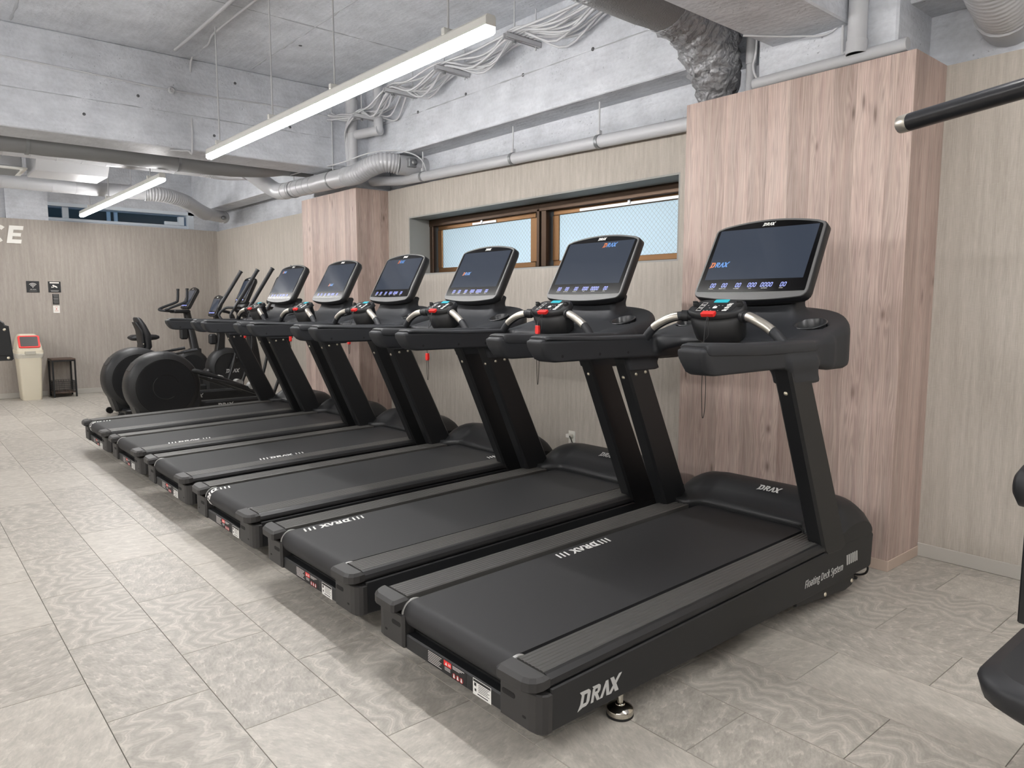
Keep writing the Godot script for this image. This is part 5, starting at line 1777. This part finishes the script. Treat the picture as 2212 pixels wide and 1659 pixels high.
func bikes() -> void:
	# recumbent bike
	var t := thing("recumbent_bike", "black recumbent exercise bike, tall padded backrest behind the big discs", "exercise bike", Vector3(-10.1, 0, -2.48))
	var fr := MB.new()
	fr.bx(-0.06, 0.06, 0.07, 0.19, -1.10, 0.30, 0.015)
	fr.bx(-0.28, 0.28, 0.03, 0.09, 0.18, 0.28, 0.012)
	fr.bx(-0.28, 0.28, 0.03, 0.09, -1.12, -1.02, 0.012)
	part("base_frame", fr, M.steel_black, t)
	for s in [-1.0, 1.0]:
		for z in [0.23, -1.07]:
			part("leveling_foot", MB.new().lathe([Vector2(0, 0), Vector2(0.03, 0), Vector2(0.03, 0.015), Vector2(0.012, 0.02), Vector2(0.012, 0.05), Vector2(0, 0.05)], Transform3D(Basis(), Vector3(s * 0.22, 0, z)), 14), M.gap, t)
	var seat_post_o := part("seat_post", MB.new().loft([box_ring(Vector3(0, 0.15, 0.0), 0.10, 0.12), box_ring(Vector3(0, 0.55, -0.02), 0.08, 0.10)], true, true, false), M.steel_black, t)
	seat_post_o.position.z = -0.05
	var seat_cushion_o := part("seat_cushion", MB.new().bx(-0.19, 0.19, 0.55, 0.64, -0.30, 0.12, 0.035), M.leather, t)
	seat_cushion_o.position.z = -0.05
	var br := []
	for q in [[0.62, 0.075, 0.12, 0.03], [0.72, 0.03, 0.17, 0.04], [0.88, 0.045, 0.185, 0.045], [1.0, 0.09, 0.165, 0.04], [1.07, 0.12, 0.13, 0.03], [1.09, 0.13, 0.10, 0.015]]:
		var R := PackedVector3Array()
		for k in 16:
			var a := TAU * k / 16
			R.append(Vector3(q[2] * signf(cos(a)) * pow(absf(cos(a)), 0.5), q[0], q[1] + q[3] * signf(sin(a)) * pow(absf(sin(a)), 0.6)))
		br.append(R)
	var bk := part("backrest", MB.new().loft(br), M.leather, t)
	bk.position.z = -0.05
	var shell := []
	for q in [[0.60, 0.115, 0.10], [0.75, 0.085, 0.14], [0.92, 0.10, 0.14], [1.03, 0.15, 0.09]]:
		shell.append(box_ring(Vector3(0, q[0], q[1]), q[2], 0.02))
	part("backrest_shell", MB.new().loft(shell), M.plastic, bk)
	for s in [-1.0, 1.0]:
		for y in [0.76, 0.95]:
			part("bolt", MB.new().lathe([Vector2(0.008, 0), Vector2(0.006, 0.004), Vector2(0, 0.005)], Transform3D(Basis(Vector3(0, 1, 0), Vector3(s, 0, 0), Vector3(0, 0, 1)), Vector3(s * 0.142, y, 0.095)), 8), M.bolt, bk)
		var sh := part("seat_handle", MB.new().tube(curve([Vector3(s * 0.10, 0.60, 0.06), Vector3(s * 0.24, 0.58, -0.02), Vector3(s * 0.26, 0.62, -0.20), Vector3(s * 0.26, 0.66, -0.44)], 5), 0.014, 8), M.steel_black, t)
		sh.position.z = -0.05
		part("hand_grip", MB.new().tube([Vector3(s * 0.26, 0.643, -0.34), Vector3(s * 0.26, 0.668, -0.50), Vector3(s * 0.26, 0.67, -0.51)], [0.019, 0.019, 0.024], 10), M.soft, sh)
	var fw := disc(0.27, -0.11, 0.11, Vector3(0, 0.40, -1.02), 0.05)
	fw.bx(-0.10, 0.10, 0.10, 0.40, -1.22, -0.72, 0.03)
	var hs := part("flywheel_housing", fw, M.plastic, t)
	part("disc_ring", ring_x(0.20, 0.004, Vector3(0.112, 0.40, -1.02)), M.gap, hs)
	var hm := part("housing_mark", mark(0.05, 0.0008, [0, 1, 2, 3]), M.print_grey, hs)
	hm.transform = Transform3D(Basis(Vector3(0, 0, -1), Vector3(0, 1, 0), Vector3(1, 0, 0)), Vector3(0.1145, 0.36, -1.06))
	for s in [-1.0, 1.0]:
		var cr := part("crank", MB.new().box(Vector3(s * 0.14, 0.40 + s * 0.07, -1.02 - s * 0.03), Vector3(0.02, 0.18, 0.03), 0.005, Basis(Vector3.RIGHT, -0.4)), M.steel_black, t)
		part("pedal", MB.new().bx(s * 0.15, s * 0.25, 0.385 + s * 0.14, 0.415 + s * 0.14, -1.13 - s * 0.05, -1.02 - s * 0.05, 0.008), M.plastic, cr)
	part("console_post", MB.new().loft([box_ring(Vector3(0, 0.55, -0.92), 0.06, 0.06), box_ring(Vector3(0, 0.85, -0.96), 0.045, 0.045), box_ring(Vector3(0, 1.16, -0.90), 0.04, 0.04)], true, true, false), M.steel_black, t)
	part("bottle_cage", MB.new().bx(-0.05, 0.05, 0.72, 0.86, -0.89, -0.80, 0.02), M.plastic, t)
	small_display(t, Vector3(0, 1.10, -0.84), 0.38, 0.30, 0.30)
	# upright bike
	t = thing("upright_bike", "black upright exercise bike beside the far wall with upswept handlebars", "exercise bike", Vector3(-10.95, 0, -3.0))
	var f2 := MB.new()
	f2.bx(-0.05, 0.05, 0.06, 0.15, -0.62, 0.55, 0.015)
	f2.bx(-0.26, 0.26, 0.02, 0.08, 0.36, 0.46, 0.012)
	f2.bx(-0.26, 0.26, 0.02, 0.08, -0.66, -0.56, 0.012)
	part("base_frame", f2, M.steel_black, t)
	for s in [-1.0, 1.0]:
		for z in [0.41, -0.61]:
			part("leveling_foot", MB.new().lathe([Vector2(0, 0), Vector2(0.03, 0), Vector2(0.03, 0.02), Vector2(0, 0.025)], Transform3D(Basis(), Vector3(s * 0.22, 0, z)), 14), M.gap, t)
	part("seat_post", MB.new().loft([box_ring(Vector3(0, 0.12, 0.26), 0.06, 0.07), box_ring(Vector3(0, 0.55, 0.36), 0.05, 0.055), box_ring(Vector3(0, 0.76, 0.36), 0.03, 0.03)], true, true, false), M.steel_black, t)
	var sd := []
	for q in [[0.40, 0.10, 0.02], [0.37, 0.135, 0.04], [0.28, 0.14, 0.045], [0.18, 0.09, 0.045], [0.06, 0.04, 0.035], [0.02, 0.025, 0.018]]:
		var R := PackedVector3Array()
		for k in 14:
			var a := TAU * k / 14
			R.append(Vector3(q[1] * cos(a), 0.80 + q[2] * sin(a), q[0] + 0.10))
		sd.append(R)
	part("saddle", MB.new().loft(sd), M.leather, t)
	part("flywheel_housing", disc(0.25, -0.10, 0.10, Vector3(0, 0.36, -0.28), 0.05), M.plastic, t)
	part("mast", MB.new().loft([box_ring(Vector3(0, 0.12, -0.38), 0.10, 0.11), box_ring(Vector3(0, 0.35, -0.34), 0.075, 0.085), box_ring(Vector3(0, 0.62, -0.35), 0.075, 0.075), box_ring(Vector3(0, 0.63, -0.35), 0.05, 0.05), box_ring(Vector3(0, 1.16, -0.26), 0.042, 0.042)], true, true, true), M.steel_black, t)
	part("bottle_cage", MB.new().bx(-0.05, 0.05, 0.76, 0.92, -0.26, -0.16, 0.02), M.plastic, t)
	part("console_tray", MB.new().bx(-0.14, 0.14, 1.13, 1.18, -0.28, -0.06, 0.02), M.plastic, t)
	for s in [-1.0, 1.0]:
		var hb := part("handlebar", MB.new().tube(curve([Vector3(s * 0.05, 1.15, -0.16), Vector3(s * 0.14, 1.17, 0.04), Vector3(s * 0.20, 1.20, 0.02), Vector3(s * 0.21, 1.28, -0.18), Vector3(s * 0.21, 1.32, -0.21), Vector3(s * 0.21, 1.46, -0.22)], 5), 0.018, 10), M.soft, t)
		part("bar_end", MB.new().tube([Vector3(s * 0.21, 1.45, -0.22), Vector3(s * 0.21, 1.475, -0.22)], 0.021, 10), M.plastic, hb)
	small_display(t, Vector3(0, 1.20, -0.22), 0.50, 0.32, 0.34)

func edge_machines() -> void:
	# strength machine at the right edge: seat, shin roller, frame and a lever that reaches over
	var t := thing("leg_machine", "black strength machine at the right edge with padded seat and roller", "exercise machine", Vector3(-0.25, 0, -2.0))
	var fr := MB.new()
	fr.bx(0.02, 0.10, 0.0, 0.06, -0.60, 0.70, 0.008)
	fr.bx(-0.08, 0.46, 0.0, 0.06, 0.62, 0.70, 0.008)
	fr.bx(0.30, 0.38, 0.0, 1.80, -0.16, -0.06, 0.008)
	fr.bx(0.02, 0.38, 0.0, 0.06, -0.60, -0.52, 0.008)
	fr.bx(0.08, 0.38, 0.0, 0.06, -0.16, -0.06, 0.008)
	fr.bx(0.0, 0.08, 0.05, 0.41, 0.05, 0.15, 0.008)
	part("frame", fr, M.steel_black, t)
	var st := []
	for q in [[0.0, 0.60], [0.01, 0.86], [0.035, 0.97], [0.07, 1.0], [0.085, 0.97], [0.095, 0.88]]:
		var R := PackedVector3Array()
		for p in rrect(-0.30, 0.32, -0.22, 0.26, 0.11, 5):
			R.append(Vector3(0.06 + p.x * q[1], 0.400 + q[0], 0.10 + p.y * q[1]))
		st.append(R)
	var seat := part("seat_pad", MB.new().loft(st), M.leather, t)
	part("lever_plate", MB.new().bx(-0.285, -0.17, 0.43, 0.68, -0.21, -0.18, 0.004), M.steel_black, t)
	part("lever_arm", MB.new().tube([Vector3(-0.20, 0.60, -0.20), Vector3(0.34, 0.62, -0.12)], 0.025, 10), M.steel_black, t)
	part("roller_arm", MB.new().tube(bend([Vector3(0.34, 0.62, -0.12), Vector3(0.30, 0.78, -0.20), Vector3(-0.05, 0.785, -0.22)], 0.05, 4), 0.022, 10), M.steel_black, t)
	for b in [0.45, 0.62]:
		part("bolt", MB.new().lathe([Vector2(0.009, 0), Vector2(0.007, 0.005), Vector2(0, 0.006)], Transform3D(Basis(Vector3(1, 0, 0), Vector3(0, 0, 1), Vector3(0, -1, 0)), Vector3(-0.26, b, -0.18)), 10), M.bolt, t)
	part("shin_roller", MB.new().lathe([Vector2(0, -0.20), Vector2(0.03, -0.20), Vector2(0.055, -0.185), Vector2(0.058, -0.15), Vector2(0.058, 0.15), Vector2(0.03, 0.2), Vector2(0, 0.2)], Transform3D(Basis(Vector3(0, 1, 0), Vector3(1, 0, 0), Vector3(0, 0, 1)), Vector3(-0.12, 0.785, -0.22)), 24), M.leather, t)
	# the black bar with a bright end that reaches in from the right
	var b0 := Vector3(-0.919, 1.759, -2.231)
	var b1 := Vector3(-0.571, 1.769, -2.114)
	var dr := (b1 - b0).normalized()
	t = thing("bar_machine", "black round bar with bright metal end cap reaching in from the right", "exercise machine", Vector3(0.9, 0, -1.60))
	var o := Vector3(0.9, 0, -1.60)
	part("bar", MB.new().tube([b0 + dr * 0.034 - o, b0 + dr * 2.0 - o], 0.0245, 20), mat("bar_black", c8(34, 35, 38), 0.3), t)
	part("end_cap", MB.new().tube([b0 - o, b0 + dr * 0.005 - o, b0 + dr * 0.036 - o], [0.019, 0.0245, 0.0247], 20), M.grip, t, "bright metal end cap")
	var pe: Vector3 = b0 + dr * 1.95 - o
	var po := MB.new()
	po.bx(pe.x - 0.05, pe.x + 0.05, 0.0, 1.84, pe.z - 0.05, pe.z + 0.05, 0.008)
	po.bx(pe.x - 0.35, pe.x + 0.35, 0.0, 0.06, pe.z - 0.4, pe.z + 0.4, 0.01)
	part("post", po, M.steel_black, t)
	# guard of another machine at the left edge
	t = thing("weight_machine", "black machine guard plate with bright bolts at the left edge", "exercise machine", Vector3(-5.0, 0, -0.30))
	var gd := PackedVector2Array([Vector2(0.42, 0.936), Vector2(-0.225, 0.936), Vector2(-0.235, 0.945), Vector2(-0.222, 1.13), Vector2(-0.205, 1.135), Vector2(-0.20, 1.15), Vector2(-0.17, 1.175), Vector2(-0.12, 1.195), Vector2(0.42, 1.20)])
	part("guard_plate", MB.new().ext(gd, Transform3D(Basis(Vector3(0, 0, 1), Vector3(0, 1, 0), Vector3(1, 0, 0)), Vector3.ZERO), -0.05, 0.05, 0.006, false, 0.006), M.plastic, t)
	part("guard_ridge", MB.new().bx(0.05, 0.054, 0.965, 0.967, -0.22, 0.40), M.gap, t)
	for q in [[-0.21, 0.952], [-0.20, 1.11]]:
		part("bolt", MB.new().lathe([Vector2(0.008, 0), Vector2(0.006, 0.004), Vector2(0, 0.005)], Transform3D(Basis(Vector3(0, 1, 0), Vector3(1, 0, 0), Vector3(0, 0, 1)), Vector3(0.05, q[1], q[0])), 10), M.bolt, t)
	var ps := MB.new()
	ps.bx(-0.05, 0.05, 0.0, 0.95, 0.30, 0.40, 0.008)
	ps.bx(-0.30, 0.30, 0.0, 0.06, 0.28, 0.42, 0.01)
	part("post", ps, M.steel_black, t)

# ---------------------------------------------------------------- small things
func small_things() -> void:
	# waste bin
	var t := thing("waste_bin", "cream plastic bin with red-framed dark flap lid at the far wall", "bin", Vector3(-11.49, 0, -1.40), 0.0)
	var body := []
	for q in [[0.0, 0.105, 0.15], [0.02, 0.11, 0.155], [0.60, 0.135, 0.185], [0.60, 0.135, 0.185]]:
		body.append(box_ring2(Vector3(0, q[0], 0), q[2], q[1], 0.03))
	part("bin_body", MB.new().loft(body), M.bin_body, t)
	part("lid_rim", MB.new().loft([box_ring2(Vector3(0, 0.60, 0), 0.20, 0.15, 0.03), box_ring2(Vector3(0, 0.655, 0), 0.20, 0.15, 0.03)]), M.bin_body, t)
	var lid := []
	for q in [[0.655, 0.193, 0.142, 0.0], [0.70, 0.19, 0.138, -0.002], [0.80, 0.145, 0.12, -0.03], [0.845, 0.115, 0.105, -0.05], [0.862, 0.09, 0.085, -0.055]]:
		lid.append(box_ring2(Vector3(q[3], q[0], 0), q[1], q[2], 0.03))
	var ld := part("lid", MB.new().loft(lid), M.bin_body, t)
	var LT := Transform3D(Basis(Vector3(0, 0, -1), Vector3(-0.47, 0.883, 0), Vector3(0.883, 0.47, 0)), Vector3(0.155, 0.765, 0))
	part("flap_frame", MB.new().ext(rrect(-0.120, 0.120, -0.085, 0.090, 0.02), LT, -0.012, 0.008, 0.004), M.red, ld, "red flap frame")
	part("flap", MB.new().ext(rrect(-0.098, 0.098, -0.066, 0.072, 0.012), LT, 0.0, 0.010, 0.002), M.bin_flap, ld)
	part("latch", MB.new().bx(0.196, 0.208, 0.60, 0.645, -0.06, 0.06, 0.004), mat("latch_grey", c8(172, 168, 156), 0.5), t)
	var bag := []
	for q in [[0.615, 0.20, 0.15], [0.58, 0.195, 0.15], [0.55, 0.175, 0.138]]:
		bag.append(box_ring2(Vector3(0, q[0], 0), q[1] + 0.004, q[2] + 0.004, 0.03))
	part("bin_liner", MB.new().loft(bag, false, false), M.bag, t, "crumpled clear liner")
	# little side table with a wire basket
	t = thing("side_table", "small black metal side table with dark wooden top and wire basket", "table", Vector3(-11.58, 0, -1.79))
	part("table_top", MB.new().bx(-0.16, 0.16, 0.505, 0.522, -0.14, 0.14, 0.003), M.table_wood, t)
	for sx in [-1.0, 1.0]:
		for sz in [-1.0, 1.0]:
			part("leg", MB.new().bx(sx * 0.15 - 0.01, sx * 0.15 + 0.01, 0.0, 0.505, sz * 0.13 - 0.01, sz * 0.13 + 0.01, 0.002), M.steel_black, t)
	var rl := MB.new()
	for s in [-1.0, 1.0]:
		rl.bx(-0.15, 0.15, 0.485, 0.505, s * 0.13 - 0.008, s * 0.13 + 0.008, 0.002)
		rl.bx(s * 0.15 - 0.008, s * 0.15 + 0.008, 0.485, 0.505, -0.13, 0.13, 0.002)
	part("apron", rl, M.steel_black, t)
	part("lower_shelf", MB.new().bx(-0.15, 0.15, 0.055, 0.068, -0.13, 0.13, 0.002), M.table_wood, t)
	var bk := MB.new()
	for k in 6:
		var y := 0.075 + k * 0.028
		for s in [-1.0, 1.0]:
			bk.tube([Vector3(-0.145, y, s * 0.125), Vector3(0.145, y, s * 0.125)], 0.002, 4)
			bk.tube([Vector3(s * 0.145, y, -0.125), Vector3(s * 0.145, y, 0.125)], 0.002, 4)
	for k in 9:
		var u := -0.14 + k * 0.035
		for s in [-1.0, 1.0]:
			bk.tube([Vector3(u, 0.068, s * 0.125), Vector3(u, 0.215, s * 0.125)], 0.002, 4)
			bk.tube([Vector3(s * 0.145, 0.068, u * 0.88), Vector3(s * 0.145, 0.215, u * 0.88)], 0.002, 4)
	var wb := part("wire_basket", bk, M.steel_black, t)
	wb.set_meta("kind", "stuff")
	# signs on the far wall: they face +x, their right is -z
	var SB := Basis(Vector3(0, 0, -1), Vector3(0, 1, 0), Vector3(1, 0, 0))
	var sign := func(called: String, label: String, z0: float, z1: float, y0: float, y1: float, m: Material) -> Node3D:
		var o := thing(called, label, "sign", Vector3(-11.748, (y0 + y1) / 2, (z0 + z1) / 2))
		o.basis = SB
		part("sign_plate", MB.new().bx(-absf(z1 - z0) / 2, absf(z1 - z0) / 2, -(y1 - y0) / 2, (y1 - y0) / 2, 0, 0.005, 0.001), m, o)
		return o
	var s1: Node3D = sign.call("wifi_sign", "black square sign with white wireless symbol on the far wall", -1.465, -1.613, 1.412, 1.563, M.sign_black)
	for k in 3:
		var pth := []
		for i in 11:
			var a := deg_to_rad(lerpf(45, 135, i / 10.0))
			var r := 0.022 + 0.017 * k
			pth.append(Vector3(r * cos(a), -0.008 + r * sin(a) - 0.002, 0.006))
		part("wave_arc", MB.new().tube(pth, 0.0042, 6), M.sign_white, s1)
	part("wave_dot", disc_z(0.006, Vector3(0, -0.006, 0.005), 0.002), M.sign_white, s1)
	part("sign_words", text("FREE Wi-Fi", 0.011), M.sign_white, s1).position = Vector3(0, -0.036, 0.0055)
	part("small_line", MB.new().bx(-0.045, 0.045, -0.0585, -0.0555, 0.005, 0.0056), M.spray_grey, s1)
	var s2: Node3D = sign.call("camera_sign", "black square sign with white security camera symbol on the far wall", -1.715, -1.863, 1.415, 1.563, M.sign_black)
	part("sign_words", text("防犯カメラ作動中", 0.013), M.sign_white, s2).position = Vector3(0, 0.054, 0.0055)
	var cam := MB.new()
	cam.ext(PackedVector2Array([Vector2(-0.018, 0.030), Vector2(0.030, 0.006), Vector2(0.022, -0.010), Vector2(-0.026, 0.014)]), Transform3D(), 0.005, 0.0058)
	cam.ext(PackedVector2Array([Vector2(0.026, -0.002), Vector2(0.036, -0.004), Vector2(0.030, -0.014), Vector2(0.022, -0.012)]), Transform3D(), 0.005, 0.0058)
	cam.ext(PackedVector2Array([Vector2(-0.012, 0.008), Vector2(-0.004, 0.004), Vector2(-0.014, -0.010), Vector2(-0.030, -0.008), Vector2(-0.030, -0.014), Vector2(-0.036, -0.014), Vector2(-0.036, 0.006), Vector2(-0.030, 0.006), Vector2(-0.030, -0.002), Vector2(-0.018, -0.003)]), Transform3D(), 0.005, 0.0058)
	part("camera_symbol", cam, M.sign_white, s2)
	for k in 3:
		part("small_line", MB.new().bx(-0.05 + k * 0.004, 0.05 - k * 0.004, -0.050 - k * 0.0065, -0.046 - k * 0.0065, 0.005, 0.0056), M.spray_grey, s2)
	var s3: Node3D = sign.call("notice_sign", "narrow black notice with white lines below the security camera sign", -1.757, -1.835, 1.252, 1.393, M.sign_black)
	for k in 9:
		part("small_line", MB.new().bx(-0.030 + 0.003 * (k % 3), 0.030 - 0.002 * (k % 2), 0.054 - k * 0.0135, 0.060 - k * 0.0135 - (0.0 if k in [0, 4] else 0.003), 0.005, 0.0056), M.spray_grey, s3)
	var s4: Node3D = sign.call("call_button", "white square plate with red print below the black notice", -1.757, -1.835, 1.135, 1.235, M.sign_white)
	part("red_emblem", disc_z(0.007, Vector3(0, 0.005, 0.005), 0.0015), M.red, s4)
	for y in [0.032, -0.022]:
		part("small_line", MB.new().bx(-0.022, 0.022, y - 0.003, y + 0.003, 0.005, 0.0056), mat("pale_red", c8(214, 150, 140), 0.6), s4)
	# big white letters; the word runs off the left edge of the picture
	var word := thing("wall_lettering", "large white slanted capital letters high on the far wall", "lettering", Vector3(-11.749, 2.17, -1.375))
	word.basis = Basis(Vector3(0, 0, -1), Vector3(0, 1, -0.17), Vector3(1, 0, 0))
	var e := MB.new()
	for q in [[-0.075, -0.02, -0.115, 0.115], [-0.02, 0.085, 0.062, 0.115], [-0.02, 0.070, -0.024, 0.022], [-0.02, 0.085, -0.115, -0.064]]:
		e.bx(q[0], q[1], q[2], q[3], 0.0, 0.012)
	part("letter", e, M.sign_white, word)
	var c := MB.new()
	var ring := PackedVector2Array()
	for k in 19:
		var a := deg_to_rad(lerpf(48, 312, k / 18.0))
		ring.append(Vector2(-0.195 + 0.112 * cos(a), 0.118 * sin(a)))
	for k in 19:
		var a := deg_to_rad(lerpf(312, 48, k / 18.0))
		ring.append(Vector2(-0.190 + 0.060 * cos(a), 0.068 * sin(a)))
	c.ext(ring, Transform3D(), 0.0, 0.012)
	part("letter", c, M.sign_white, word)
	# sockets on the window wall
	var k2 := 0
	for q in [[-3.83, 0.25, "white wall socket with a plugged-in black lead, below the right window pane"], [-4.83, 0.25, "white wall socket behind the third treadmill"], [-6.28, 0.28, "white wall socket beside the far oak column's foot"]]:
		var o := thing("wall_socket", q[2], "socket", Vector3(q[0], q[1], -3.865), 0.0, "wall sockets along the window wall")
		part("socket_plate", MB.new().bx(-0.035, 0.035, -0.06, 0.06, 0, 0.007, 0.002), M.outlet, o)
		for y in [0.026, -0.026]:
			var f := part("socket_face", MB.new().bx(-0.017, 0.017, y - 0.017, y + 0.017, 0.007, 0.010, 0.002), M.outlet, o)
			for s in [-1.0, 1.0]:
				part("slot", MB.new().bx(s * 0.006 - 0.001, s * 0.006 + 0.001, y - 0.004, y + 0.005, 0.0099, 0.0103), M.gap, f)
		if k2 < 2:
			var pl := single("power_plug", MB.new().bx(q[0] - 0.024, q[0] + 0.012, q[1] + 0.012, q[1] + 0.040, -3.855, -3.815, 0.004), M.outlet, ["white plug with black lead in the socket below the right window pane", "white plug with black lead in the socket behind the third treadmill"][k2], "plug", "plugs in the wall sockets")
			part("lead", MB.new().tube(curve([Vector3(q[0] + 0.01, q[1] + 0.026, -3.825), Vector3(q[0] + 0.05, q[1] + 0.010, -3.80), Vector3(q[0] + 0.085, q[1] - 0.06, -3.80), Vector3(q[0] + 0.09, q[1] - 0.16, -3.80), Vector3(q[0] + 0.10, 0.006, -3.80)], 5), 0.0045, 6), M.cord, pl)
		k2 += 1

func box_ring2(c: Vector3, hx: float, hz: float, r: float) -> PackedVector3Array:
	var o := PackedVector3Array()
	for p in rrect(-hx, hx, -hz, hz, r, 3):
		o.append(c + Vector3(p.x, 0, p.y))
	return o

func disc_z(r: float, at: Vector3, h: float) -> MB:
	return MB.new().lathe([Vector2(0, 0), Vector2(r, 0), Vector2(r, h), Vector2(0, h)], Transform3D(Basis(Vector3(1, 0, 0), Vector3(0, 0, 1), Vector3(0, -1, 0)), at), 16)
